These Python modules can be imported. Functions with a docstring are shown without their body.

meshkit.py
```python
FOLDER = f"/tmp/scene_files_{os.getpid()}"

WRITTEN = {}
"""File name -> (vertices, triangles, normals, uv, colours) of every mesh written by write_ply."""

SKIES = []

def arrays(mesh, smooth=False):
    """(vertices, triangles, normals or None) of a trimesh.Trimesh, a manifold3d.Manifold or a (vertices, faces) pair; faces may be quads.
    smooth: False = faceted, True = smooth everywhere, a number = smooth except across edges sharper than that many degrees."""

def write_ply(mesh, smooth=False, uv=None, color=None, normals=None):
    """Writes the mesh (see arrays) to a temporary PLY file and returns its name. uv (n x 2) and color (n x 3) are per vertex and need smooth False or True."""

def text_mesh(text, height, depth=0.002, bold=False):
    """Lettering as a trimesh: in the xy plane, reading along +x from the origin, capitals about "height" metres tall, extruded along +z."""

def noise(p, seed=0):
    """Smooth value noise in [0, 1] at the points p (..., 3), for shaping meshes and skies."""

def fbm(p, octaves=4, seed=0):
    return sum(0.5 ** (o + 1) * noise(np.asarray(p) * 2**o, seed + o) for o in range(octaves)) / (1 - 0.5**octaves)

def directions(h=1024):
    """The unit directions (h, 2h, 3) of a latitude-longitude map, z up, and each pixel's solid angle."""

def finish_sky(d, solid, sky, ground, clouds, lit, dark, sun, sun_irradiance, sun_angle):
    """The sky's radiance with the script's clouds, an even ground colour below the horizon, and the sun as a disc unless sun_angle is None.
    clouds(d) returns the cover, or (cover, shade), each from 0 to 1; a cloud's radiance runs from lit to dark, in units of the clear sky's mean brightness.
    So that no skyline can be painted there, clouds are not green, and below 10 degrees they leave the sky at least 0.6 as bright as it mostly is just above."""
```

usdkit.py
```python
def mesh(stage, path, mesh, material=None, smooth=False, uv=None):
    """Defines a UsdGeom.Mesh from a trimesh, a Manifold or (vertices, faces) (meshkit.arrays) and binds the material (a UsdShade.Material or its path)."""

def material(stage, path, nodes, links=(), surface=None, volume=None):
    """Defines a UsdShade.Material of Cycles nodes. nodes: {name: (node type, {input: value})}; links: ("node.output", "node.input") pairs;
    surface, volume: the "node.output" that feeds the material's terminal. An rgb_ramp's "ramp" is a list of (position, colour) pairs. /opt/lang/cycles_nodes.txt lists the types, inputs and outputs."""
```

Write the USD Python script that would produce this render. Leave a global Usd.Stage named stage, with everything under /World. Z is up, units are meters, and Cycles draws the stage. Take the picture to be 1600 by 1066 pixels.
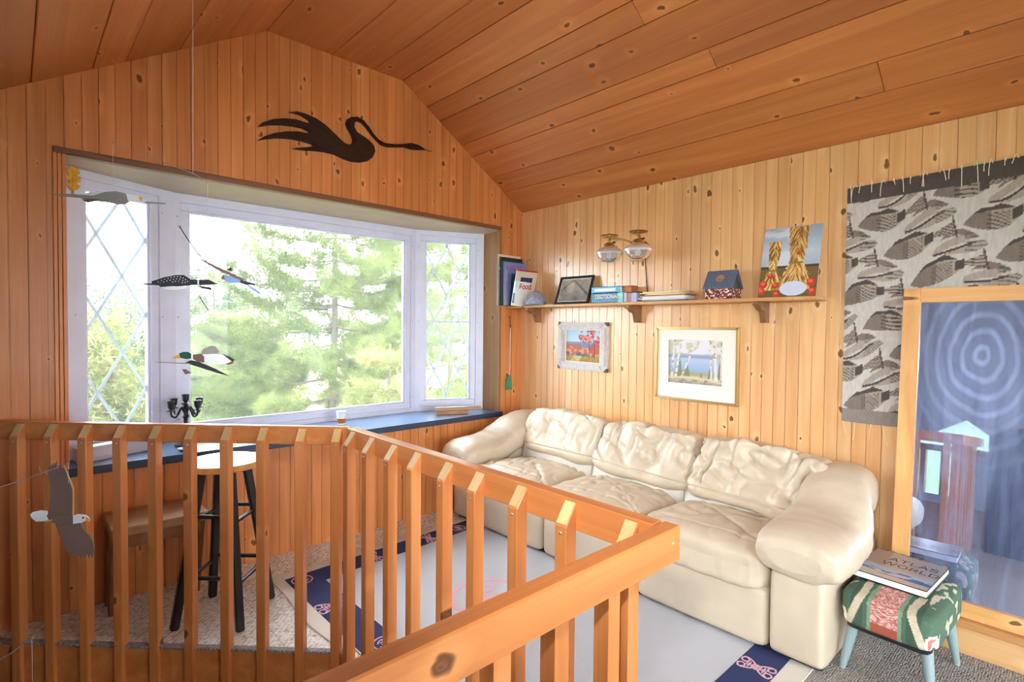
import math, random
import numpy as np, trimesh, manifold3d, shapely, usdkit, meshkit
from shapely.geometry import Polygon, box as sbox
from shapely import affinity
from pxr import Usd, UsdGeom, UsdLux, UsdShade, Sdf, Gf, Vt
from scipy.interpolate import PchipInterpolator

stage = Usd.Stage.CreateInMemory()
UsdGeom.Xform.Define(stage, '/World'); UsdGeom.Scope.Define(stage, '/World/Looks')
RNG = np.random.default_rng(7); random.seed(7)

# ------------------------------------------------------------------ camera, sky, sun, flash, exposure
EYE = (-3.154, -3.288, 1.38); YAW, PITCH, ROLL, FPX = 0.748963651, 0.0257226793, 0.00974566454, 838.28
EXPOSURE = -0.06
SKY, SUN, FLASH = 4.6, 4.0, 85.0
cy, sy, cp, sp = math.cos(YAW), math.sin(YAW), math.cos(PITCH), math.sin(PITCH)
fw = np.array([sy*cp, cy*cp, -sp]); rt = np.array([cy, -sy, 0.0]); up = np.cross(rt, fw)
c_, s_ = math.cos(ROLL), math.sin(ROLL); rt, up = c_*rt + s_*up, -s_*rt + c_*up
cam = UsdGeom.Camera.Define(stage, '/World/Camera')
cam.CreateHorizontalApertureAttr(36.0); cam.CreateVerticalApertureAttr(36.0*1066/1600)
cam.CreateFocalLengthAttr(36.0*FPX/1600); cam.CreateClippingRangeAttr((0.02, 500.0))
cam.CreateExposureAttr(EXPOSURE)
M4 = np.eye(4); M4[0, :3], M4[1, :3], M4[2, :3], M4[3, :3] = rt, up, -fw, EYE
UsdGeom.Xformable(cam).AddTransformOp().Set(Gf.Matrix4d(M4.tolist()))
dome = UsdLux.DomeLight.Define(stage, '/World/Sky')
dome.CreateColorAttr(Gf.Vec3f(0.86, 0.93, 1.0)); dome.CreateIntensityAttr(SKY)
sun = UsdLux.DistantLight.Define(stage, '/World/Sun')
sun.CreateColorAttr(Gf.Vec3f(1.0, 0.96, 0.86)); sun.CreateIntensityAttr(SUN); sun.CreateAngleAttr(3.0)
UsdGeom.Xformable(sun).AddRotateXYZOp().Set(Gf.Vec3f(38, 0, -20))
fl = UsdLux.SphereLight.Define(stage, '/World/CameraFlash')     # the photographer's flash, above and left of the lens
fl.CreateRadiusAttr(0.03); fl.CreateIntensityAttr(FLASH/(math.pi*0.03**2)/math.pi*0.5); fl.CreateNormalizeAttr(False)
fl.CreateColorAttr(Gf.Vec3f(0.93, 0.96, 1.0))
fpos = np.array(EYE) + rt*(-0.10) + up*0.24 + fw*0.0
fdir = fw*1.0 + up*0.03 + rt*0.16; fdir /= np.linalg.norm(fdir)
fz = -fdir; fx = np.cross(up, fz); fx /= np.linalg.norm(fx); fy = np.cross(fz, fx)
MF = np.eye(4); MF[0, :3], MF[1, :3], MF[2, :3], MF[3, :3] = fx, fy, fz, fpos
UsdGeom.Xformable(fl).AddTransformOp().Set(Gf.Matrix4d(MF.tolist()))
shp = UsdLux.ShapingAPI.Apply(fl.GetPrim()); shp.CreateShapingConeAngleAttr(48.0); shp.CreateShapingConeSoftnessAttr(0.8)

# ------------------------------------------------------------------ small helpers
def lin(h):
    if isinstance(h, str):
        h = h.lstrip('#'); v = np.array([int(h[i:i+2], 16) for i in (0, 2, 4)])/255.0
    else: v = np.array(h, float)/255.0
    return tuple(np.where(v <= 0.04045, v/12.92, ((v+0.055)/1.055)**2.4))
USED = {}
def numbered(path):
    n = USED.get(path, 0); USED[path] = n+1
    return path if n == 0 else f'{path}_{n:03d}'
def tag(p, label=None, cat=None, group=None, kind=None):
    p = p.GetPrim() if hasattr(p, 'GetPrim') else p
    for k, v in (('label', label), ('category', cat), ('group', group), ('kind', kind)):
        if v: p.SetCustomDataByKey(k, v)
    return p
def thing(name, label=None, cat=None, loc=(0, 0, 0), rz=0.0, group=None, kind=None):
    x = UsdGeom.Xform.Define(stage, numbered('/World/'+name))
    x.AddTranslateOp().Set(Gf.Vec3d(*map(float, loc)))
    if rz: x.AddRotateZOp().Set(float(rz))
    return tag(x, label, cat, group, kind)
def cat(*ms):
    ms = [m for g in ms for m in (g if isinstance(g, (list, tuple)) else [g])]
    return trimesh.util.concatenate(ms)
WOODS = set()
def obj(name, mesh, mat, parent=None, smooth=35, label=None, axis=None, tone=None, color=None, kind=None, subdiv=False):
    """One Mesh prim. axis: grain axis (0, 1, 2 or a vector) -> the wc primvar; color: per-vertex colours (smooth False/True)."""
    base = (parent.GetPath().pathString if parent is not None else '/World')
    path = numbered(f'{base}/{name}')
    v, f, n = meshkit.arrays(mesh, smooth)
    m = UsdGeom.Mesh.Define(stage, path)
    m.CreatePointsAttr(Vt.Vec3fArray.FromNumpy(v.astype(np.float32)))
    m.CreateFaceVertexCountsAttr(Vt.IntArray.FromNumpy(np.full(len(f), 3, np.int32)))
    m.CreateFaceVertexIndicesAttr(Vt.IntArray.FromNumpy(f.astype(np.int32).ravel()))
    m.CreateSubdivisionSchemeAttr('none')
    m.CreateExtentAttr(Vt.Vec3fArray.FromNumpy(np.stack([v.min(0), v.max(0)]).astype(np.float32)))
    if n is not None:
        m.CreateNormalsAttr(Vt.Vec3fArray.FromNumpy(n.astype(np.float32))); m.SetNormalsInterpolation('vertex')
    api = UsdGeom.PrimvarsAPI(m)
    if mat in WOODS or axis is not None:
        if axis is None: axis = int(np.argmax(np.ptp(v, 0)))
        if isinstance(axis, int): a = np.eye(3)[axis]
        else: a = np.array(axis, float)/np.linalg.norm(axis)
        h = np.eye(3)[int(np.argmin(np.abs(a)))]; b = np.cross(a, h); b /= np.linalg.norm(b); c = np.cross(a, b)
        off = RNG.uniform(0, 40, 3)
        if np.ptp(v@c) > np.ptp(v@b): b, c = c, -b
        wc = np.stack([v@a, v@b, v@c], 1)+off
        api.CreatePrimvar('wc', Sdf.ValueTypeNames.Float3Array, 'vertex').Set(Vt.Vec3fArray.FromNumpy(wc.astype(np.float32)))
        t = RNG.uniform(-1, 1) if tone is None else tone
        api.CreatePrimvar('tone', Sdf.ValueTypeNames.FloatArray, 'vertex').Set(Vt.FloatArray.FromNumpy(np.full(len(v), t, np.float32)))
    if color is not None:
        api.CreatePrimvar('col', Sdf.ValueTypeNames.Color3fArray, 'vertex').Set(Vt.Vec3fArray.FromNumpy(np.asarray(color, np.float32)))
    UsdShade.MaterialBindingAPI.Apply(m.GetPrim()).Bind(UsdShade.Material.Get(stage, '/World/Looks/'+mat))
    return tag(m, label=label, kind=kind)
def bx(x0, x1, y0, y1, z0, z1, r=0.0):
    """Axis box, chamfered by r."""
    lo, hi = np.minimum((x0, y0, z0), (x1, y1, z1)), np.maximum((x0, y0, z0), (x1, y1, z1))
    if r <= 0:
        m = trimesh.creation.box(extents=hi-lo); m.apply_translation((lo+hi)/2); return m
    r = min(r, 0.45*(hi-lo).min()); pts = []
    for s in np.ndindex(2, 2, 2):
        for k in range(3):
            p = np.where(s, hi, lo).astype(float)
            for j in range(3):
                if j != k: p[j] += -r if s[j] else r
            pts.append(p)
    return trimesh.Trimesh(*hull_vf(pts), process=False)
def hull_vf(pts):
    m = manifold3d.Manifold.hull_points(np.asarray(pts, np.float64)).to_mesh()
    return np.array(m.vert_properties[:, :3], float), np.array(m.tri_verts)
def beam(p0, p1, w, h, r=0.003, upv=(0, 0, 1)):
    """Rectangular bar from p0 to p1, w wide, h high."""
    p0, p1 = np.array(p0, float), np.array(p1, float); d = p1-p0; L = np.linalg.norm(d); d /= L
    s = np.cross(d, upv); s /= np.linalg.norm(s); u = np.cross(s, d)
    m = bx(0, L, -w/2, w/2, -h/2, h/2, r)
    v = m.vertices; m.vertices = p0+v[:, :1]*d+v[:, 1:2]*(-s)+v[:, 2:]*u
    return m
def tube(pts, rad, sides=10, caps=True):
    p = np.asarray(pts, float); rad = np.broadcast_to(rad, len(p)).astype(float)
    t = np.gradient(p, axis=0); t /= np.linalg.norm(t, axis=1, keepdims=True)+1e-12
    a = np.cross(t[0], [0, 0, 1.0] if abs(t[0][2]) < 0.9 else [1.0, 0, 0]); a /= np.linalg.norm(a)
    A = []
    for k in range(len(p)):
        a = a-t[k]*(a@t[k]); a /= np.linalg.norm(a); A.append(a)
    A = np.array(A); B = np.cross(t, A); ang = np.arange(sides)*2*np.pi/sides
    v = p[:, None]+rad[:, None, None]*(np.cos(ang)[None, :, None]*A[:, None]+np.sin(ang)[None, :, None]*B[:, None])
    i, j = np.meshgrid(np.arange(len(p)-1), np.arange(sides), indexing='ij')
    q = np.stack([i*sides+j, i*sides+(j+1) % sides, (i+1)*sides+(j+1) % sides, (i+1)*sides+j], -1).reshape(-1, 4)
    f = np.vstack([q[:, [0, 1, 2]], q[:, [0, 2, 3]]]); v = v.reshape(-1, 3)
    if caps:
        n = len(v); v = np.vstack([v, p[0], p[-1]]); k = np.arange(sides); e = (len(p)-1)*sides
        f = np.vstack([f, np.stack([np.full(sides, n), (k+1) % sides, k], 1), np.stack([np.full(sides, n+1), e+k, e+(k+1) % sides], 1)])
    return trimesh.Trimesh(v, f, process=False)
def lathe(profile, n=32, at=(0, 0, 0)):
    p = np.asarray(profile, float); ang = np.arange(n)*2*np.pi/n
    v = np.stack([p[:, None, 0]*np.cos(ang), p[:, None, 0]*np.sin(ang), np.broadcast_to(p[:, None, 1], (len(p), n))], -1).reshape(-1, 3)
    i, j = np.meshgrid(np.arange(len(p)-1), np.arange(n), indexing='ij')
    q = np.stack([i*n+j, i*n+(j+1) % n, (i+1)*n+(j+1) % n, (i+1)*n+j], -1).reshape(-1, 4)
    return trimesh.Trimesh(v+np.array(at), np.vstack([q[:, [0, 1, 2]], q[:, [0, 2, 3]]]), process=False)
def ext(poly, t):
    """Extrude a shapely polygon (or point list) by t along +z."""
    if not hasattr(poly, 'geoms') and not isinstance(poly, Polygon): poly = Polygon(poly)
    if not poly.is_valid: poly = poly.buffer(0)
    return cat([trimesh.creation.extrude_polygon(g, t, engine='earcut') for g in getattr(poly, 'geoms', [poly]) if g.area > 1e-9])
def place(m, O, X, Y, Z=None):
    """Local (x, y, z) -> O + xX + yY + zZ."""
    X, Y = np.array(X, float), np.array(Y, float); Z = np.cross(X, Y) if Z is None else np.array(Z, float)
    m = m.copy(); v = m.vertices; m.vertices = np.array(O)+v[:, :1]*X+v[:, 1:2]*Y+v[:, 2:]*Z
    if np.dot(np.cross(X, Y), Z) < 0: m.faces = m.faces[:, ::-1]
    return m
def wallL(m, y=0.0): return place(m, (0, y, 0), (1, 0, 0), (0, 0, 1), (0, -1, 0))      # local x=world x, y=z; thickness into the room
def wallR(m, x=0.0): return place(m, (x, 0, 0), (0, 1, 0), (0, 0, 1), (-1, 0, 0))
def rot(m, ang, axis, about=(0, 0, 0)):
    m = m.copy(); m.apply_transform(trimesh.transformations.rotation_matrix(math.radians(ang), axis, about)); return m
def shift(m, *d): m = m.copy(); m.apply_translation(d); return m
def ridged(p, o=3, seed=0):
    return sum(0.5**k*(1-np.abs(2*meshkit.noise(p*2**k, seed+k)-1)) for k in range(o))/(2-0.5**(o-1))
def grid(w, h, nx, ny):
    """Flat grid in local xy, (0..w, 0..h); returns (mesh, u, v) with u, v in 0..1."""
    u, v = np.meshgrid(np.linspace(0, 1, nx), np.linspace(0, 1, ny)); u, v = u.ravel(), v.ravel()
    i, j = np.meshgrid(np.arange(ny-1), np.arange(nx-1), indexing='ij'); a = (i*nx+j).ravel()
    f = np.vstack([np.stack([a, a+1, a+nx+1], 1), np.stack([a, a+nx+1, a+nx], 1)])
    return trimesh.Trimesh(np.stack([u*w, v*h, 0*u], 1), f, process=False), u, v
def inpoly(u, v, poly):
    P = np.asarray(poly, float); r = np.zeros(u.shape, bool); j = len(P)-1
    for i in range(len(P)):
        (xi, yi), (xj, yj) = P[i], P[j]
        c = ((yi > v) != (yj > v)); x = (xj-xi)*(v-yi)/((yj-yi) if yj != yi else 1e-12)+xi
        r ^= c & (u < x); j = i
    return r
def ell(u, v, cx, cy_, rx, ry): return ((u-cx)/rx)**2+((v-cy_)/ry)**2 < 1
def n2(u, v, s, seed=0, o=3): return meshkit.fbm(np.stack([u*s, v*s, 0*u+seed*3.7], -1), o, seed)

# ------------------------------------------------------------------ materials
def mat(name, nodes, links, surface): usdkit.material(stage, '/World/Looks/'+name, nodes, links, surface=surface)
def plain(name, col, rough=0.5, metal=0.0, bump=0.0, bscale=60.0, var=0.0, **kw):
    nodes = {'p': ('principled_bsdf', {'base_color': col, 'roughness': rough, 'metallic': metal, **kw})}; links = []
    if bump or var:
        nodes['tc'] = ('texture_coordinate', {}); nodes['n'] = ('noise_texture', {'scale': bscale, 'detail': 4.0}); links += [('tc.object', 'n.vector')]
        if bump:
            nodes['b'] = ('bump', {'strength': bump, 'distance': 0.004}); links += [('n.fac', 'b.height'), ('b.normal', 'p.normal')]
        if var:
            a, b = np.array(col)*(1-var), np.minimum(np.array(col)*(1+var), 1)
            nodes['r'] = ('rgb_ramp', {'ramp': [(0.3, tuple(a)), (0.7, tuple(b))]}); links += [('n.fac', 'r.fac'), ('r.color', 'p.base_color')]
    mat(name, nodes, links, 'p.BSDF')
def wood(name, dark, mid, light, rough=0.38, knots=0.55, spec=0.4, kcol=(0.085, 0.028, 0.009), tonev=0.16, coat=0.0):
    """Pine: long grain along wc.x, fine streaks, knots with dark rims and pale surrounds; tone shifts each board."""
    N = {
        'wc': ('attribute', {'attribute': 'wc'}), 'tn': ('attribute', {'attribute': 'tone'}),
        'm1': ('mapping', {'scale': (0.8, 15.0, 15.0)}), 'n1': ('noise_texture', {'scale': 1.0, 'detail': 3.0, 'distortion': 0.7}),
        'm2': ('mapping', {'scale': (2.2, 150.0, 150.0)}), 'n2': ('noise_texture', {'scale': 1.0, 'detail': 2.0}),
        'm3': ('mapping', {'scale': (4.4, 8.0, 3.0)}), 'vo': ('voronoi_texture', {'scale': 1.0, 'dimensions': '2D'}), 'kn': ('noise_texture', {'scale': 3.2, 'detail': 2.0}), 'kv': ('vector_math', {'math_type': 'multiply_add', 'vector2': (0.16, 0.30, 0.0)}),
        'm4': ('mapping', {'scale': (0.55, 2.2, 2.2)}), 'n4': ('noise_texture', {'scale': 1.0, 'detail': 2.0}),
        'add': ('math', {'math_type': 'multiply_add', 'value2': 0.30}), 'add4': ('math', {'math_type': 'multiply_add', 'value2': 0.35}),
        'ramp': ('rgb_ramp', {'ramp': [(0.28, light), (0.58, mid), (1.05, dark)]}),
        'sc': ('separate_color', {}), 'keep': ('math', {'math_type': 'less_than', 'value2': knots}),
        'rad': ('math', {'math_type': 'multiply_add', 'value2': 0.085, 'value3': 0.028}), 'q': ('math', {'math_type': 'divide'}),
        'kr': ('rgb_ramp', {'ramp': [(0.0, (0.9,)*3), (0.3, (0.72,)*3), (0.5, (0.9,)*3), (0.7, (0.72,)*3), (1.0, (0.0,)*3)]}),
        'hr': ('rgb_ramp', {'ramp': [(0.0, (0.0,)*3), (0.22, (0.1,)*3), (0.36, (0.34,)*3), (0.7, (0.16,)*3), (1.0, (0.0,)*3)]}),
        'q2': ('math', {'math_type': 'multiply', 'value2': 0.34}),
        'km': ('math', {'math_type': 'multiply'}), 'hm': ('math', {'math_type': 'multiply'}),
        'mixh': ('mix_color', {'b': tuple(np.minimum(np.array(light)*1.25, 1))}), 'mixk': ('mix_color', {'b': kcol}),
        'val': ('math', {'math_type': 'multiply_add', 'value2': tonev, 'value3': 1.0}), 'hs': ('hsv', {'saturation': 1.0}),
        'bm': ('bump', {'strength': 0.12, 'distance': 0.002}),
        'p': ('principled_bsdf', {'roughness': rough, 'specular_ior_level': spec, 'coat_weight': coat, 'coat_roughness': 0.2}),
    }
    L = [('wc.vector', f'{m}.vector') for m in ('m1', 'm2', 'm3', 'm4')] + [('m1.vector', 'n1.vector'), ('m2.vector', 'n2.vector'), ('m3.vector', 'kn.vector'), ('kn.color', 'kv.vector1'), ('m3.vector', 'kv.vector3'), ('kv.vector', 'vo.vector'), ('m4.vector', 'n4.vector'),
        ('n2.fac', 'add.value1'), ('n1.fac', 'add.value3'), ('n4.fac', 'add4.value1'), ('add.value', 'add4.value3'), ('add4.value', 'sub.value1'), ('sub.value', 'ramp.fac'),
        ('vo.color', 'sc.color'), ('sc.r', 'keep.value1'), ('sc.g', 'rad.value1'), ('vo.distance', 'q.value1'), ('rad.value', 'q.value2'),
        ('q.value', 'kr.fac'), ('q.value', 'q2.value1'), ('q2.value', 'hr.fac'), ('kr.color', 'km.value1'), ('keep.value', 'km.value2'), ('hr.color', 'hm.value1'), ('keep.value', 'hm.value2'),
        ('ramp.color', 'mixh.a'), ('hm.value', 'mixh.fac'), ('mixh.result', 'mixk.a'), ('km.value', 'mixk.fac'),
        ('tn.fac', 'val.value1'), ('val.value', 'hs.value'), ('mixk.result', 'hs.color'), ('hs.color', 'p.base_color'),
        ('n2.fac', 'bm.height'), ('bm.normal', 'p.normal')]
    N['sub'] = ('math', {'math_type': 'subtract', 'value2': 0.18})
    mat(name, N, L, 'p.BSDF'); WOODS.add(name)
def vcol(name, rough=0.7, weave=0.0, wscale=400.0, **kw):
    N = {'a': ('attribute', {'attribute': 'col'}), 'p': ('principled_bsdf', {'roughness': rough, **kw})}; L = [('a.color', 'p.base_color')]
    if weave:
        N.update({'tc': ('texture_coordinate', {}), 'v': ('voronoi_texture', {'scale': wscale}), 'b': ('bump', {'strength': weave, 'distance': 0.002})})
        L += [('tc.object', 'v.vector'), ('v.distance', 'b.height'), ('b.normal', 'p.normal')]
    mat(name, N, L, 'p.BSDF')
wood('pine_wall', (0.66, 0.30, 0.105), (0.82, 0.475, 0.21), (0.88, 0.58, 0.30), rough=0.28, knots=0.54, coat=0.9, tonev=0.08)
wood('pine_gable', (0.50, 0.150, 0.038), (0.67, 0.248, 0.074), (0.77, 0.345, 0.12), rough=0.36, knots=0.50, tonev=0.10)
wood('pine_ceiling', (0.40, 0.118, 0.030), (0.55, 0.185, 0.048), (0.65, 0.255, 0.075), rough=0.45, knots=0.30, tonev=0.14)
wood('pine_rail', (0.48, 0.145, 0.036), (0.655, 0.235, 0.068), (0.76, 0.34, 0.115), rough=0.33, knots=0.32, coat=0.15, tonev=0.10)
wood('end_grain', (0.62, 0.36, 0.13), (0.76, 0.50, 0.22), (0.85, 0.62, 0.32), rough=0.5, knots=0.0)
wood('pine_frame', (0.52, 0.23, 0.07), (0.68, 0.36, 0.13), (0.78, 0.48, 0.2), rough=0.4, knots=0.3)
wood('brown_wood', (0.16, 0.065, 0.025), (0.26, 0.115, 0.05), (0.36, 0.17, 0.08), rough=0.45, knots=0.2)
wood('bench_wood', (0.30, 0.17, 0.085), (0.46, 0.28, 0.155), (0.58, 0.39, 0.24), rough=0.4, knots=0.2)
wood('jamb_wood', (0.22, 0.10, 0.035), (0.40, 0.20, 0.075), (0.52, 0.28, 0.11), rough=0.5, knots=0.3)
wood('swan_wood', (0.012, 0.005, 0.003), (0.030, 0.012, 0.007), (0.055, 0.024, 0.014), rough=0.35, knots=0.0)
wood('shadow_board', (0.10, 0.035, 0.01), (0.16, 0.06, 0.018), (0.2, 0.08, 0.025), rough=0.6, knots=0.0)
wood('bark', (0.10, 0.085, 0.065), (0.17, 0.15, 0.115), (0.24, 0.21, 0.16), rough=0.9, knots=0.0, spec=0.1)
plain('white_frame', lin('dfe2f4'), 0.35, var=0.04, bscale=9)
plain('soffit_paint', lin('b09d86'), 0.5, var=0.08, bscale=6)
mat('lead_strip', {'d': ('diffuse_bsdf', {'color': lin('f2f6fa')}), 't': ('translucent_bsdf', {'color': (.55, .62, .68)}), 'm': ('mix_closure', {'fac': 0.45})}, [('d.BSDF', 'm.closure1'), ('t.BSDF', 'm.closure2')], 'm.closure')
plain('sill_top', lin('5f7fa6'), 0.22, var=0.08, bscale=5)
plain('sill_edge', lin('2b3d55'), 0.4)
plain('brass', (0.52, 0.34, 0.11), 0.28, 1.0)
plain('bright_brass', (0.72, 0.52, 0.22), 0.2, 1.0)
plain('gold_frame', (0.60, 0.42, 0.17), 0.35, 0.8)
plain('black_iron', (0.012, 0.012, 0.014), 0.42)
plain('black_paint', (0.012, 0.014, 0.017), 0.3)
plain('blue_grey_paint', lin('8fa3a3'), 0.4)
plain('white_paper', lin('f4f2ec'), 0.7)
plain('mat_board', lin('ebe7dc'), 0.8)
plain('laminate_white', lin('f3eee8'), 0.25)
plain('ply_edge', lin('d3a05a'), 0.5, var=0.15, bscale=40)
plain('thread', lin('d9d4cc'), 0.6)
plain('wire', lin('b9b3ac'), 0.35, 0.6)
plain('dark_wire', lin('4a4644'), 0.4, 0.4)
plain('fringe', lin('e5d9bf'), 0.9)
plain('swatter_green', lin('3f8f78'), 0.5)
plain('screw', lin('cfc8bd'), 0.3, 0.8)
plain('stone', lin('8f93a6'), 0.6, bump=0.4, bscale=40, var=0.25)
plain('wall_plaster', lin('8794ad'), 0.8)
plain('figure_standin', lin('27324f'), 0.85, bump=0.3, bscale=30)
plain('roofing', lin('3a3835'), 0.9)
plain('siding', lin('8d8a82'), 0.8)
plain('tank_white', lin('e6ecec'), 0.4)
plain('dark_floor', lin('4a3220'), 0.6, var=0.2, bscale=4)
vcol('painted', 0.75); vcol('gloss_print', 0.3); vcol('woven', 0.9, 0.35, 260.0); vcol('upholstery', 0.85, 0.25, 500.0)
for nm, c in (('navy_wool', '26305f'), ('cream_wool', 'd8cfc2'), ('pink_wool', 'd9a9b4'), ('pale_wool', 'bdbdc2')):
    plain(nm, lin(c), 0.95, bump=0.5, bscale=320, var=0.06)
def leather(name, col):
    mat(name, {'tc': ('texture_coordinate', {}), 'v': ('voronoi_texture', {'scale': 420.0}), 'n': ('noise_texture', {'scale': 7.0, 'detail': 4.0}),
        'r': ('rgb_ramp', {'ramp': [(0.3, tuple(np.array(col)*0.93)), (0.7, tuple(np.array(col)*1.04))]}),
        'b': ('bump', {'strength': 0.08, 'distance': 0.001}), 'p': ('principled_bsdf', {'roughness': 0.40, 'specular_ior_level': 0.45, 'coat_weight': 0.12, 'coat_roughness': 0.3})},
        [('tc.object', 'v.vector'), ('tc.object', 'n.vector'), ('v.distance', 'b.height'), ('b.normal', 'p.normal'), ('n.fac', 'r.fac'), ('r.color', 'p.base_color')], 'p.BSDF')
leather('cream_leather', lin('cfbea5')); leather('white_leather', lin('dcd6cc'))
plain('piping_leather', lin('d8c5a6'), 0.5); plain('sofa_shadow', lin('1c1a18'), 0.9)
# slightly dusty clear panes; their faint scatter also stands in for outdoor haze
mat('glass', {'t': ('transparent_bsdf', {'color': (0.97, 0.985, 0.98)}), 'g': ('glossy_bsdf', {'roughness': 0.0, 'color': (1, 1, 1)}), 'f': ('fresnel', {'IOR': 1.18}), 'm': ('mix_closure', {}), 'd': ('translucent_bsdf', {'color': (0.95, 0.97, 0.95)}), 'm2': ('mix_closure', {'fac': 0.022})},
    [('f.fac', 'm.fac'), ('t.BSDF', 'm.closure1'), ('g.BSDF', 'm.closure2'), ('m.closure', 'm2.closure1'), ('d.BSDF', 'm2.closure2')], 'm2.closure')
mat('lamp_glass', {'p': ('principled_bsdf', {'base_color': (0.95, 0.94, 0.96), 'roughness': 0.06, 'transmission_weight': 0.9, 'ior': 1.35})}, [], 'p.BSDF')
mat('frosted_glass', {'p': ('principled_bsdf', {'base_color': (0.93, 0.90, 0.94), 'roughness': 0.18, 'transmission_weight': 0.7, 'ior': 1.3})}, [], 'p.BSDF')
plain('bulb', lin('f1eef0'), 0.3)
# carpets: looped pile
def carpet(name, a, b, sx, sy_, strength, rz=0.0):
    mat(name, {'tc': ('texture_coordinate', {}), 'm': ('mapping', {'scale': (sx, sy_, 30.0), 'rotation': (0, 0, rz)}), 'v': ('voronoi_texture', {'scale': 1.0, 'randomness': 0.55}), 'n': ('noise_texture', {'scale': 2.0, 'detail': 3.0}),
        'r': ('rgb_ramp', {'ramp': [(0.0, b), (0.45, b), (0.95, a)]}), 'mm': ('mix_color', {'blend_type': 'multiply', 'fac': 0.35}),
        'bm': ('bump', {'strength': strength, 'distance': 0.008, 'invert': True}), 'p': ('principled_bsdf', {'roughness': 0.95, 'specular_ior_level': 0.1})},
        [('tc.object', 'm.vector'), ('m.vector', 'v.vector'), ('tc.object', 'n.vector'), ('v.distance', 'r.fac'), ('r.color', 'mm.a'), ('n.color', 'mm.b'), ('r.color', 'p.base_color'), ('v.distance', 'bm.height'), ('bm.normal', 'p.normal')], 'p.BSDF')
carpet('loop_carpet', lin('8b8177'), lin('f1ebe4'), 42.0, 70.0, 1.0, 0.5); carpet('grey_carpet', lin('6f6963'), lin('a8a19b'), 120.0, 120.0, 0.8)
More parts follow.
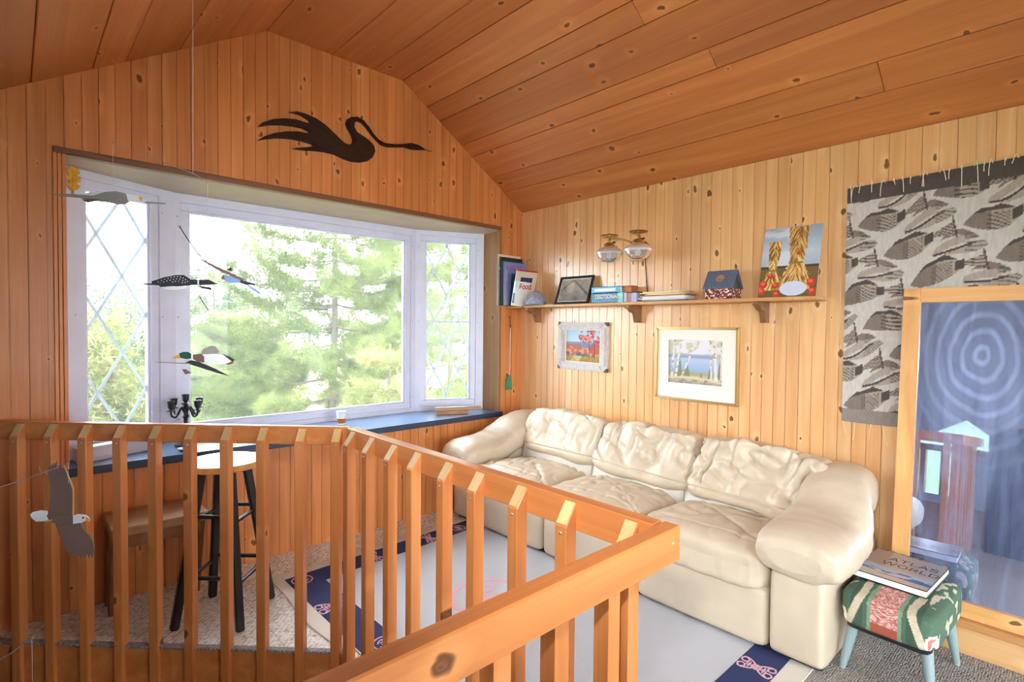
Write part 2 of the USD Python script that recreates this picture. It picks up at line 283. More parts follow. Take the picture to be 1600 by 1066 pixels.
# mirror: bluish haze and swirl rings painted in for a blurred reflection
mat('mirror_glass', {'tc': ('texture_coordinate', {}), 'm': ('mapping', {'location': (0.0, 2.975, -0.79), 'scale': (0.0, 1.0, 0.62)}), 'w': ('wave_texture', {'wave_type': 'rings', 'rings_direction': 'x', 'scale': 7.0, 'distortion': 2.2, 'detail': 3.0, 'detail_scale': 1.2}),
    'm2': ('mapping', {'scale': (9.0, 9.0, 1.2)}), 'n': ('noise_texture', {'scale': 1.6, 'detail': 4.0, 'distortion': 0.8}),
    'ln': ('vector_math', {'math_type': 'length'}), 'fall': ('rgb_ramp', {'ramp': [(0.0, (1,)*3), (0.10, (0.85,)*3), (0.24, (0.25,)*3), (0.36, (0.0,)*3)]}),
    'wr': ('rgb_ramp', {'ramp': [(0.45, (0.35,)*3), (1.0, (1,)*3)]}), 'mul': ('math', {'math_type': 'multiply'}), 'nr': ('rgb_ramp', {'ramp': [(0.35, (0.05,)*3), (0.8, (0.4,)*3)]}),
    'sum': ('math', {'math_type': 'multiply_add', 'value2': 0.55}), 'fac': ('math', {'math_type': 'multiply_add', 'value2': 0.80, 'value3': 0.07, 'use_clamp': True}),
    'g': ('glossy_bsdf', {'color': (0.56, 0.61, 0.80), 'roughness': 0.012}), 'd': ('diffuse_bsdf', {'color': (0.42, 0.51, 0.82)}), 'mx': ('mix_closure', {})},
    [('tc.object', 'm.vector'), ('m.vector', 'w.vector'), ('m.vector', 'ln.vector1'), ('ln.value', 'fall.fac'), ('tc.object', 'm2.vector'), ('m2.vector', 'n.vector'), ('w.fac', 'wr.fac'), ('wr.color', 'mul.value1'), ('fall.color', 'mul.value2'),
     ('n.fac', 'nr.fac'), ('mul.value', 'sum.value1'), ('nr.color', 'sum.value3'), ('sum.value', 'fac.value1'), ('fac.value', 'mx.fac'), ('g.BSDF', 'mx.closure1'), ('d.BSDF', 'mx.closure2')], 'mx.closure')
def leaf(name, c1, c2, tr=0.4):
    mat(name, {'tc': ('texture_coordinate', {}), 'n': ('noise_texture', {'scale': 1.3, 'detail': 3.0}), 'r': ('rgb_ramp', {'ramp': [(0.32, c1), (0.68, c2)]}), 'd': ('diffuse_bsdf', {}), 't': ('translucent_bsdf', {}), 'm': ('mix_closure', {'fac': tr})},
        [('tc.object', 'n.vector'), ('n.fac', 'r.fac'), ('r.color', 'd.color'), ('r.color', 't.color'), ('d.BSDF', 'm.closure1'), ('t.BSDF', 'm.closure2')], 'm.closure')
leaf('pine_needles', (0.13, 0.185, 0.06), (0.29, 0.325, 0.115)); leaf('blue_needles', (0.13, 0.19, 0.11), (0.24, 0.285, 0.16)); leaf('shrub_leaves', (0.18, 0.215, 0.07), (0.37, 0.35, 0.145)); leaf('dry_twigs', (0.28, 0.25, 0.17), (0.4, 0.35, 0.24), 0.2)
plain('meadow', lin('93885a'), 1.0, var=0.35, bscale=0.5); plain('lawn', (0.045, 0.085, 0.018), 1.0, var=0.2, bscale=0.8)
# ------------------------------------------------------------------ the room: window wall (y = 0), sofa wall (x = 0), ceiling, floor
EAVE, COLLAR, XA, XB, XL, YB = 2.344, 3.08, -1.163, -2.064, -3.27, -6.0
RS = (COLLAR-EAVE)/1.163; LS = 0.605; EL = COLLAR-LS*(XB-XL)
SILL, HEAD = 0.69, 2.185
OX0, OX1 = -3.0, -0.25                                  # opening of the bay in the window wall
BAY = [(-2.98, 0.165), (-2.445, 0.42), (-0.775, 0.42), (-0.245, 0.185)]
gable = Polygon([(XL, -0.35), (0, -0.0), (0, EAVE), (XA, COLLAR), (XB, COLLAR), (XL, EL)])
opening = sbox(OX0, SILL-0.035, OX1, HEAD)
wl = thing('wall_left', kind='structure', label='knotty pine plank gable wall around the bay window')
backing = Polygon([(XL-.2, -2.7), (0.1, -2.7), (0.1, EAVE), (XA, COLLAR+.06), (XB, COLLAR+.06), (XL-.2, EL)]).difference(opening)
obj('backing', wallL(ext(backing, 0.10), 0.105), 'shadow_board', wl, smooth=False)
face = gable.difference(opening)
GAP = 0.0011
def plank_mesh(poly2, x0, x1, tf, th=0.016):
    """One board x0..x1 clipped to poly2, with its centre bead cut as a groove and slightly eased edges."""
    xm = (x0+x1)/2; parts = []
    for a, b in ((x0+GAP, xm-GAP*0.7), (xm+GAP*0.7, x1-GAP)):
        g = poly2.intersection(sbox(a, -9, b, 9))
        for q in getattr(g, 'geoms', [g]):
            if q.geom_type == 'Polygon' and q.area > 1e-5:
                parts.append(ext(q, th-0.003))
                q2 = q.buffer(-0.0014, join_style=2)
                if q2.geom_type == 'Polygon' and q2.area > 1e-5: parts.append(shift(ext(q2, 0.0032), 0, 0, th-0.0032))
    g = poly2.intersection(sbox(x0+GAP*0.4, -9, x1-GAP*0.4, 9))
    for q in getattr(g, 'geoms', [g]):
        if q.geom_type == 'Polygon' and q.area > 1e-5: parts.append(ext(q, th-0.0052))
    return tf(cat(parts)) if parts else None
x = 0.018
while x > XL:
    m = plank_mesh(face, max(x-0.13, XL), min(x, 0.0), lambda q: wallL(q, 0.005))
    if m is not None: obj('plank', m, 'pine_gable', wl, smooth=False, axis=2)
    x -= 0.13
wr = thing('wall_right', kind='structure', label='knotty pine plank wall behind the sofa')
obj('backing', bx(0.006, 0.1, YB-.1, 0.1, -0.3, EAVE+.02), 'shadow_board', wr, smooth=False)
y = 0.0; sw = sbox(YB, 0, 0, EAVE)
while y > YB+0.01:
    m = plank_mesh(sw, max(y-0.13, YB), y, lambda q: wallR(q, 0.006))
    obj('plank', m, 'pine_wall', wr, smooth=False, axis=2); y -= 0.13
# ceiling: right slope, flat collar, left slope; boards run along y with a few butt joints
ce = thing('ceiling', kind='structure', label='pine board ceiling with two slopes and a flat ridge')
def ceil_frame(sec):
    if sec == 'r': return np.array([0, 0, EAVE]), np.array([XA, 0, COLLAR-EAVE]), 0.0
    if sec == 'f': return np.array([XA, 0, COLLAR]), np.array([XB-XA, 0, 0]), 0.0
    return np.array([XB, 0, COLLAR]), np.array([XL-0.45-XB, 0, -LS*(XB-XL+0.45)]), 0.0
def ceil_board(sec, a, b, y0, y1, dz=0.0):
    O, D, _ = ceil_frame(sec); L = abs(D[0]); d = D/np.linalg.norm(D); nrm = np.cross(d, [0, 1, 0]); nrm = nrm if nrm[2] < 0 else -nrm
    sa, sb = (a/L)*np.linalg.norm(D), (b/L)*np.linalg.norm(D)
    m = bx(sa+0.0018, sb-0.0018, y0, y1, -0.02, dz, 0.003); v = m.vertices
    m.vertices = O+v[:, :1]*d+v[:, 1:2]*np.array([0, 1.0, 0])+v[:, 2:]*nrm
    if np.dot(np.cross(d, [0, 1, 0]), nrm) < 0: m.faces = m.faces[:, ::-1]
    return m
seams = {'r': [0, .21, .351, .548, .648, .85, .962, 1.163], 'f': [0, .222, .507, .901], 'l': [0, .21, .437, .669, .80, 1.02, 1.206, 1.40, 1.656]}
joints = {('r', 1): [-2.62], ('r', 3): [-1.98], ('r', 5): [-1.75], ('r', 0): [-4.0], ('r', 2): [-4.2], ('r', 4): [-4.6], ('f', 1): [-2.4], ('l', 1): [-2.1], ('l', 4): [-1.6]}
for sec, ss in seams.items():
    for k in range(len(ss)-1):
        ys = [0.0]+joints.get((sec, k), [])+[YB]
        for a, b in zip(ys[:-1], ys[1:]):
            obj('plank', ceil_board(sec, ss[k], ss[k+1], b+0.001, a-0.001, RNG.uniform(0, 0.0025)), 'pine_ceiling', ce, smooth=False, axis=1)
def slab(pts, t): return Polygon(pts+[(px, pz+t) for px, pz in pts[::-1]])
rf = ext(slab([(0.12, EAVE-.05), (XA, COLLAR+.022), (XB, COLLAR+.022), (XL-.5, COLLAR+.022-LS*(XB-XL+.5))], 0.12), 6.35)
obj('roof_deck', place(rf, (0, YB-.1, 0), (1, 0, 0), (0, 0, 1), (0, 1, 0)), 'roofing', ce, smooth=False)
# unseen ends of the room (rear wall with a window added for daylight, stair wall with the window that the mirror shows)
wb = thing('wall_rear', kind='structure', label='plain rear wall with a wide window added for fill daylight')
rear = Polygon([(XL-.2, -2.7), (0.1, -2.7), (0.1, EAVE), (XA, COLLAR), (XB, COLLAR), (XL-.2, EL-.1)]).difference(sbox(-2.9, 0.25, -0.35, 2.15))
obj('panel', wallL(ext(rear, 0.1), YB), 'wall_plaster', wb, smooth=False)
ws = thing('wall_stair', kind='structure', label='blue-grey stair wall behind the camera, seen in the mirror')
hole = Polygon([(-2.10, .40), (-2.53, .40), (-2.53, .80), (-2.92, .83), (-2.56, 1.10), (-2.18, .86), (-2.10, .80)])
hole2 = sbox(-5.7, 0.3, -3.7, 2.1)  # added opening out of view, lets in extra daylight
sw2 = sbox(YB, 0.33, 0.1, 2.5).difference(hole).difference(hole2)
obj('panel', place(ext(sw2, 0.1), (XL-.1, 0, 0), (0, 1, 0), (0, 0, 1), (1, 0, 0)), 'wall_plaster', ws, smooth=False)
for k in range(24):
    y1 = -0.13*k*2
    if y1 < YB+.2: break
    obj('board', bx(XL-.1, XL, y1-0.257, y1, -2.7, 0.33), 'brown_wood', ws, smooth=False, axis=2)
obj('beam', bx(XL-.08, XL+.03, -2.95, -2.08, 0.79, 0.845), 'brown_wood', ws, smooth=False)
for yy in (-2.27, -2.42): obj('post', bx(XL-.08, XL+.02, yy-.02, yy+.02, .40, .80), 'brown_wood', ws, smooth=False, axis=2)
# floor with the stair opening
STAIR = [(XL, -0.02), (-2.13, -1.16), (-2.13, -2.65), (XL, -2.65)]
fl_ = thing('floor', kind='structure', label='carpeted loft floor around the stair opening')
base = sbox(XL, YB, 0.0, 0.0).union(Polygon([(XL, YB), (0, YB), (0, 0), (XL, 0)])).difference(Polygon(STAIR))
obj('subfloor', shift(ext(base, 0.03), 0, 0, -0.045), 'dark_floor', fl_, smooth=False)
left = base.intersection(sbox(XL, -2.45, 0, 0)); right = base.intersection(sbox(XL, YB, 0, -2.45))
a = left.intersection(sbox(XL, -2.45, -2.3155, 0)); b = left.intersection(sbox(-2.3135, -2.45, 0, 0))
obj('carpet', shift(ext(a, 0.015), 0, 0, -0.015), 'loop_carpet', fl_, smooth=False)
obj('carpet', shift(ext(b, 0.015), 0, 0, -0.015), 'loop_carpet', fl_, smooth=False)
obj('carpet', shift(ext(right, 0.016), 0, 0, -0.015), 'grey_carpet', fl_, smooth=False)
# frayed carpet edge along the stair opening
tr = thing('trim_1', kind='structure', label='pine fascia boards around the stair opening')
d1 = np.array([-2.13-XL, -1.16+0.02, 0]); L1 = np.linalg.norm(d1); d1 /= L1; nn = np.array([-d1[1], d1[0], 0]); nn = nn if nn@np.array([-1, -1, 0]) > 0 else -nn
P0 = np.array([XL, -0.02, 0.0]); P1 = np.array([-2.13, -1.16, 0.0])
obj('fascia_board', beam(P0+[0, 0, -0.15]+nn*0.01, P1+[0, 0, -0.15]+nn*0.01, 0.02, 0.27), 'pine_rail', tr)
obj('fascia_board', beam((-2.14, -1.16, -0.15), (-2.14, -2.65, -0.15), 0.02, 0.27), 'pine_rail', tr)
obj('fascia_board', beam((-2.13, -2.64, -0.15), (XL, -2.64, -0.15), 0.02, 0.27), 'pine_rail', tr)
obj('carpet_edge', cat(beam(P0+[0, 0, -0.006]+nn*0.012, P1+[0, 0, -0.006]+nn*0.012, 0.03, 0.012)), 'grey_carpet', tr, smooth=False)
tr2 = thing('wall_stairwell', kind='structure', label='dark board walls below the stair opening')
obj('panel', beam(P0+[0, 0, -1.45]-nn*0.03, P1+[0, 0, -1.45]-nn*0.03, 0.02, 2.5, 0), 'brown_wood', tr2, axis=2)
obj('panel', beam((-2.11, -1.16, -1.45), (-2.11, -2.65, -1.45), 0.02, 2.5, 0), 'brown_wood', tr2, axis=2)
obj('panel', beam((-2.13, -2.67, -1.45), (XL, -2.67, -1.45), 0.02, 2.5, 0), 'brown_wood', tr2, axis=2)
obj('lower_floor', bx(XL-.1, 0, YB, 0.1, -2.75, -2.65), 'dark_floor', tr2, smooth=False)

# ------------------------------------------------------------------ bay window: soffit, sill, three units
tr3 = thing('trim_2', kind='structure', label='bay window lining: soffit board, jambs and dark sill')
bayp = [(OX0, 0.0)]+BAY+[(OX1, 0.0)]
bigbay = Polygon([(OX0-.05, 0.02), (-3.03, 0.22), (-2.46, 0.52), (-0.76, 0.52), (-0.2, 0.24), (OX1+.05, 0.02)])
obj('soffit', shift(ext(Polygon([(OX0+.03, -0.004), (OX0+.03, .02)]+list(bigbay.exterior.coords)[1:5]+[(OX1-.02, .02), (OX1-.02, -0.004)]), 0.02), 0, 0, 2.158), 'soffit_paint', tr3, smooth=False)
obj('bay_roof', shift(ext(bigbay, 0.1), 0, 0, 2.179), 'siding', tr3, smooth=False)
obj('head_edge', bx(OX0-.012, OX1+.012, -0.024, 0.0, 2.168, 2.196, 0.003), 'brown_wood', tr3)
for k, (x0, x1) in enumerate(((-3.014, -2.999), (-2.9975, -2.983), (-2.9815, -2.966))):
    obj('jamb_strip', bx(x0, x1, -0.022+0.002*k, 0.165, 0.655, 2.168, 0.002), 'pine_gable', tr3, axis=2)
obj('jamb', bx(OX1-.004, OX1+.022, -0.012, 0.2, SILL, 2.168, 0.002), 'jamb_wood', tr3, axis=2)
sillp = Polygon([(-3.0, -0.032), (OX1+.022, -0.032), (OX1+.022, 0.02)]+list(bigbay.exterior.coords)[1:5][::-1]+[(-3.0, 0.0)])
obj('sill', shift(ext(sillp, 0.034), 0, 0, SILL-0.034), 'sill_top', tr3, smooth=False)
obj('sill_edge', bx(-2.999, OX1+.023, -0.0375, -0.0315, SILL-0.039, SILL+0.0005, 0.001), 'sill_edge', tr3, label='dark navy front edge of the sill')
obj('bay_floor', shift(ext(bigbay, 0.1), 0, 0, SILL-0.14), 'siding', tr3, smooth=False)
def unit(n, p0, p1, gu0, gu1, gz0, gz1, label, lattice=None, bar=None):
    p0, p1 = np.array([*p0, 0.0]), np.array([*p1, 0.0]); d = p1-p0; W = np.linalg.norm(d); d /= W; out = np.array([-d[1], d[0], 0.0])
    z0, z1 = SILL, 2.16
    w = thing(f'window_{n}', kind='structure', label=label)
    P = lambda m: place(m, p0, d, (0, 0, 1), -out)                    # local: along, up, towards the room
    fr = Polygon([(-.03, z0), (W+.03, z0), (W+.03, z1), (-.03, z1)], [[(gu0-.045, gz0-.045), (gu0-.045, gz1+.045), (gu1+.045, gz1+.045), (gu1+.045, gz0-.045)]])
    obj('frame', P(shift(ext(fr, 0.075), 0, 0, -.075)), 'white_frame', w, smooth=False)
    for a, b, c, e in ((gu0-.046, gu1+.046, gz0-.046, gz0), (gu0-.046, gu1+.046, gz1, gz1+.046), (gu0-.046, gu0, gz0, gz1), (gu1, gu1+.046, gz0, gz1)):
        obj('sash', P(bx(a, b, c, e, -.065, -.012, 0.004)), 'white_frame', w)
    for a, b, c, e in ((gu0, gu1, gz0, gz0+.011), (gu0, gu1, gz1-.011, gz1), (gu0, gu0+.011, gz0, gz1), (gu1-.011, gu1, gz0, gz1)):
        obj('glazing_bead', P(bx(a, b, c, e, -.055, -.025, 0.003)), 'white_frame', w)
    obj('pane', P(bx(gu0+.003, gu1-.003, gz0+.003, gz1-.003, -.048, -.044)), 'glass', w, smooth=False)
    if lattice:
        dw, dh, ox, oz = lattice; rect = sbox(gu0+.008, gz0+.008, gu1-.008, gz1-.008); gs = []
        for k in range(-14, 15):
            for s in (-1, 1):
                ln = shapely.LineString([(ox+k*dw-s*4*dw, oz-4*dh), (ox+k*dw+s*4*dw, oz+4*dh)]).buffer(0.0075, cap_style=2)
                g = ln.intersection(rect)
                if g.area > 1e-5: gs.append(g)
        for g in gs: obj('lattice_bar', P(shift(ext(g, 0.004), 0, 0, -.044)), 'lead_strip', w, smooth=False)
    if bar: obj('meeting_rail', P(bx(gu0, gu1, bar-.008, bar+.008, -.046, -.03, 0.002)), 'lead_strip', w)
    for u in (gu0-.06, gu1+.058):
        for z in (z0+.12, 1.42, z1-.14): obj('screw', P(shift(lathe([(0, 0.0015), (.003, 0.001), (.0045, 0)], 8), u, z, 0.0)), 'screw', w)
    return w
unit(1, BAY[0], BAY[1], .122, .455, .80, 2.072, 'left casement of the bay with large diamond lattice', lattice=(.2555, .422, .186, 1.852))
unit(2, BAY[1], BAY[2], .072, 1.585, .765, 2.062, 'wide fixed picture window in the middle of the bay')
unit(3, BAY[2], BAY[3], .084, .461, .772, 2.075, 'right casement of the bay with small diamond lattice and a cross bar', lattice=(.2, .41, .262, 1.43+.205+.41), bar=1.42)
for n, (x0, x1, z0, z1, lab) in {4: (-2.9, -0.35, 0.25, 2.15, 'wide rear window added behind the camera for fill daylight')}.items():  # unseen window, put in to bring more daylight into the room
    w = thing(f'window_{n}', kind='structure', label=lab)
    fr = Polygon([(x0, z0), (x1, z0), (x1, z1), (x0, z1)], [[(x0+.05, z0+.05), (x0+.05, z1-.05), (x1-.05, z1-.05), (x1-.05, z0+.05)]])
    obj('frame', wallL(ext(fr, 0.06), YB-.02), 'white_frame', w, smooth=False)
    obj('pane', wallL(shift(ext(sbox(x0+.04, z0+.04, x1-.04, z1-.04), .004), 0, 0, .02), YB-.02), 'glass', w, smooth=False)
w = thing('window_5', kind='structure', label='small gabled stair window, seen only in the mirror')
obj('pane', place(ext(hole, .004), (XL-.06, 0, 0), (0, 1, 0), (0, 0, 1), (1, 0, 0)), 'glass', w, smooth=False)
w = thing('window_6', kind='structure', label='unseen stair wall window added behind the camera for extra daylight')
obj('pane', place(ext(hole2, .004), (XL-.06, 0, 0), (0, 1, 0), (0, 0, 1), (1, 0, 0)), 'glass', w, smooth=False)
# ------------------------------------------------------------------ railings around the stair opening
TOP, RH, BW = 0.95, 0.077, 0.038
def baluster(parent, px, py, face, zb=-0.30, tone=None):
    """38 mm square baluster fixed to the rail side; its top is cut on the slant, falling away from the rail. face: unit vector away from the rail."""
    f = np.array([*face, 0.0]); s = np.array([-f[1], f[0], 0.0]); c = np.array([px, py, 0.0]); h = BW/2
    zt0, zt1 = TOP-0.008, TOP-0.008-0.052
    pts = []
    for a in (-1, 1):
        e = 0.0022
        for (u, z) in ((0.0, zt0), (BW-e, zt1+e), (BW, zt1-e), (BW, zb), (0.0, zb)):
            pts.append(c+f*u+s*a*(h-e)+[0, 0, z])
            if u > 0: pts.append(c+f*(u-e)+s*a*h+[0, 0, z])
        pts.append(c+s*a*h+[0, 0, zb]); pts.append(c+s*a*h+[0, 0, zt0-.004])
    v, fc = hull_vf(pts); m = trimesh.Trimesh(v, fc, process=False)
    b = obj('baluster', m, 'pine_rail', parent, smooth=25, axis=2, tone=tone)
    # pale sawn end grain on the slant and a screw head
    t0, t1 = c+[0, 0, zt0+.0006]+f*0.001, c+f*(BW-.003)+[0, 0, zt1+.0046]
    d = t1-t0; n = np.cross(s, d); n /= np.linalg.norm(n); n = n if n[2] > 0 else -n
    q = np.array([t0-s*(h-.003), t0+s*(h-.003), t1+s*(h-.003), t1-s*(h-.003)])
    hv = np.vstack([q+n*.0006, q-n*.002]); v2, f2 = hull_vf(hv)
    obj('sawn_end', trimesh.Trimesh(v2, f2, process=False), 'end_grain', b, smooth=False, axis=tuple(d))
    sc = place(lathe([(0, .0018), (.003, .0014), (.0045, 0)], 10), c+f*BW+[0, 0, TOP-0.078], s, (0, 0, 1), f)
    obj('screw', sc, 'screw', b)
def rail_set(label, p0, p1, side, ends, spots, name='railing'):
    t = thing(name, label, 'railing', group=None)
    p0, p1 = np.array([*p0, TOP-RH/2]), np.array([*p1, TOP-RH/2])
    obj('top_rail', beam(p0, p1, 0.040, RH, 0.003), 'pine_rail', t, tone=0.2)
    return t
u1 = np.array([-1, 1])/math.sqrt(2); n1 = np.array([-1, -1])/math.sqrt(2)
A0 = np.array([-2.13, -1.16])
t = rail_set(None, A0-n1*0.02-u1*0.012, A0+u1*1.60-n1*0.02, n1, None, None)
tag(t, 'diagonal pine railing in front of the bar stool, running left to the window wall', 'railing')
for d in (0.062, .214, .378, .533, .690, .843, .997, 1.149, 1.301, 1.449): baluster(t, *(A0+u1*(d-.029)), n1)
t = rail_set(None, (-2.11, -1.168), (-2.11, -2.646), (-1, 0), None, None)
tag(t, 'middle pine railing between the stair opening and the rug, receding to the far corner', 'railing')
for yb in (-1.206, -1.366, -1.532, -1.688, -1.870, -2.026, -2.208, -2.383, -2.565): baluster(t, -2.13, yb-.026, (-1, 0))
t = rail_set(None, (-2.088, -2.67), (XL+.01, -2.67), (0, 1), None, None)
tag(t, 'nearest pine railing with the thick top rail crossing the bottom of the view', 'railing')
for xb in (-2.205, -2.272, -2.430, -2.575, -2.715, -2.86, -3.02, -3.18): baluster(t, xb, -2.65, (0, 1))
obj('screw', place(lathe([(0, .0018), (.003, .0014), (.0045, 0)], 10), (-2.118, -2.69, .918), (1, 0, 0), (0, 0, 1), (0, -1, 0)), 'screw', t)

# ------------------------------------------------------------------ rug
rug = thing('rug', 'cream rug with a navy border and pink scroll motifs in front of the sofa', 'rug')
def flatp(poly, z0, th): return shift(ext(poly, th), 0, 0, z0)
RX0, RX1, RY0, RY1 = -2.105, -0.30, -2.56, -0.30
wob = [(-2.165+0.012*math.sin(k*.9), yy) for k, yy in enumerate(np.linspace(-.30, -1.12, 9))]
rp = Polygon([(RX1, -.25), (RX1, RY0), (RX0, RY0), (RX0, -1.16)]+wob[::-1])
obj('pile', flatp(rp, 0.0006, 0.008), 'cream_wool', rug, smooth=False)
band = Polygon([(-2.1, -.378), (-.36, -.30), (-.36, -2.475), (-2.1, -2.475)], [[(-1.935, -.520), (-.5, -.44), (-.5, -2.33), (-1.935, -2.33)]])
obj('border', flatp(band, 0.0087, 0.0012), 'navy_wool', rug, smooth=False, label='navy border')
obj('field', flatp(Polygon([(-1.93, -.525), (-.505, -.445), (-.505, -2.325), (-1.93, -2.325)]), 0.0087, 0.001), 'pale_wool', rug, smooth=False)
def ring(r0, r1, a0=0, a1=360, n=40):
    a = np.radians(np.linspace(a0, a1, n)); return Polygon(list(zip(r1*np.cos(a), r1*np.sin(a)))+list(zip(r0*np.cos(a[::-1]), r0*np.sin(a[::-1]))))
def medallion(R):
    w = R*0.13
    g = [ring(R-w, R), ring(R*.62-w*.8, R*.62, 20, 160), ring(R*.62-w*.8, R*.62, 200, 340)]
    g += [sbox(-w*.45, -R*.62, w*.45, R*.62), sbox(-R*.34, -w*.4, R*.34, w*.4), sbox(-R*.36, R*.2, R*.36, R*.2+w*.8), sbox(-R*.36, -R*.2-w*.8, R*.36, -R*.2)]
    return shapely.union_all(g)
def scroll(s):
    w = 0.10*s; g = []
    for sx in (-1, 1):
        for sy_ in (-1, 1):
            q = affinity.translate(ring(.13*s, .13*s+w*.8, 100, 420), .62*s, .26*s); q2 = shapely.LineString([(0, .1*s), (.3*s, .36*s), (.55*s, .48*s), (.72*s, .46*s)]).buffer(w*.42)
            g += [affinity.scale(x, sx, sy_, origin=(0, 0)) for x in (q, q2)]
    for k in (-.34, -.17, 0, .17, .34): g.append(sbox(k*s-.03*s, -.26*s, k*s+.03*s, .26*s))
    g += [sbox(-.5*s, -.09*s, .5*s, -.02*s), sbox(-.5*s, .04*s, .5*s, .11*s)]
    return shapely.union_all(g)
for name, shp_, x, y, ang, s in (('medallion', medallion(.055), -2.03, -.44, 0, 1), ('medallion', medallion(.055), -1.99, -1.25, 0, 1), ('scroll', scroll(.10), -2.02, -.80, 0, 1), ('scroll', scroll(.085), -1.60, -.43, 90, 1), ('scroll', scroll(.085), -1.2, -.41, 90, 1),
                                 ('medallion', medallion(.05), -.95, -.40, 0, 1), ('scroll', scroll(.085), -.96, -2.403, 90, 1), ('scroll', scroll(.12), -1.5, -2.40, 0, 1), ('medallion', medallion(.055), -1.22, -2.40, 0, 1), ('scroll', scroll(.10), -2.02, -1.7, 0, 1)):
    q = affinity.translate(affinity.rotate(shp_, ang, origin=(0, 0)), x, y)
    obj(name, flatp(q, 0.0097, 0.0012), 'pink_wool', rug, smooth=False, label=None)
obj('medallion', flatp(affinity.translate(medallion(.20), -1.40, -1.25), 0.0096, 0.0012), 'pink_wool', rug, smooth=False, label='large pale pink centre medallion')

# ------------------------------------------------------------------ sofa
def cushion(half, k=5.0, n=26, disp=None, round_xy=None):
    """A puffed box: a subdivided cube drawn to a superellipsoid; disp(p, q) gives the push along the normal (p on [-1,1] cube, q the point)."""
    g = np.linspace(-1, 1, n); gg = np.sign(g)*np.abs(g)**0.8; V, Fc, off = [], [], 0
    a, b = np.meshgrid(gg, gg, indexing='ij'); a, b = a.ravel(), b.ravel(); o = np.ones_like(a)
    i, j = np.meshgrid(np.arange(n-1), np.arange(n-1), indexing='ij'); q = (i*n+j).ravel()
    quads = np.vstack([np.stack([q, q+n, q+n+1], 1), np.stack([q, q+n+1, q+1], 1)])
    for P, fl2 in ((np.stack([o, a, b], 1), 0), (np.stack([-o, a, b], 1), 1), (np.stack([a, o, b], 1), 1), (np.stack([a, -o, b], 1), 0), (np.stack([a, b, o], 1), 0), (np.stack([a, b, -o], 1), 1)):
        V.append(P); Fc.append((quads[:, ::-1] if fl2 else quads)+off); off += len(P)
    C = np.vstack(V); Fc = np.vstack(Fc); nrm = (np.abs(C)**k).sum(1, keepdims=True)**(1/k); S = C/nrm
    m = trimesh.Trimesh(np.round(S, 9)*np.array(half), Fc, process=True); m.merge_vertices()
    S2 = m.vertices/np.array(half)
    if disp is not None:
        N = np.array(m.vertex_normals); m.vertices = m.vertices+N*disp(S2, np.array(m.vertices))[:, None]
    return m
def pose(m, loc, ry=0, rx=0, rz=0):
    for a, ax in ((ry, (0, 1, 0)), (rx, (1, 0, 0)), (rz, (0, 0, 1))):
        if a: m = rot(m, a, ax)
    return shift(m, *loc)
sofa = thing('sofa', 'long cream leather three-seat sofa with puffy arms against the pine wall', 'sofa')
SY = [-0.395, -1.060, -1.727, -2.392]
obj('shadow_strip', bx(-.80, -.08, -2.58, -.21, 0.0125, 0.03), 'sofa_shadow', sofa, label='dark strip painted as the shadow under the sofa')  # near-black strip put in as the thin shadow at the floor
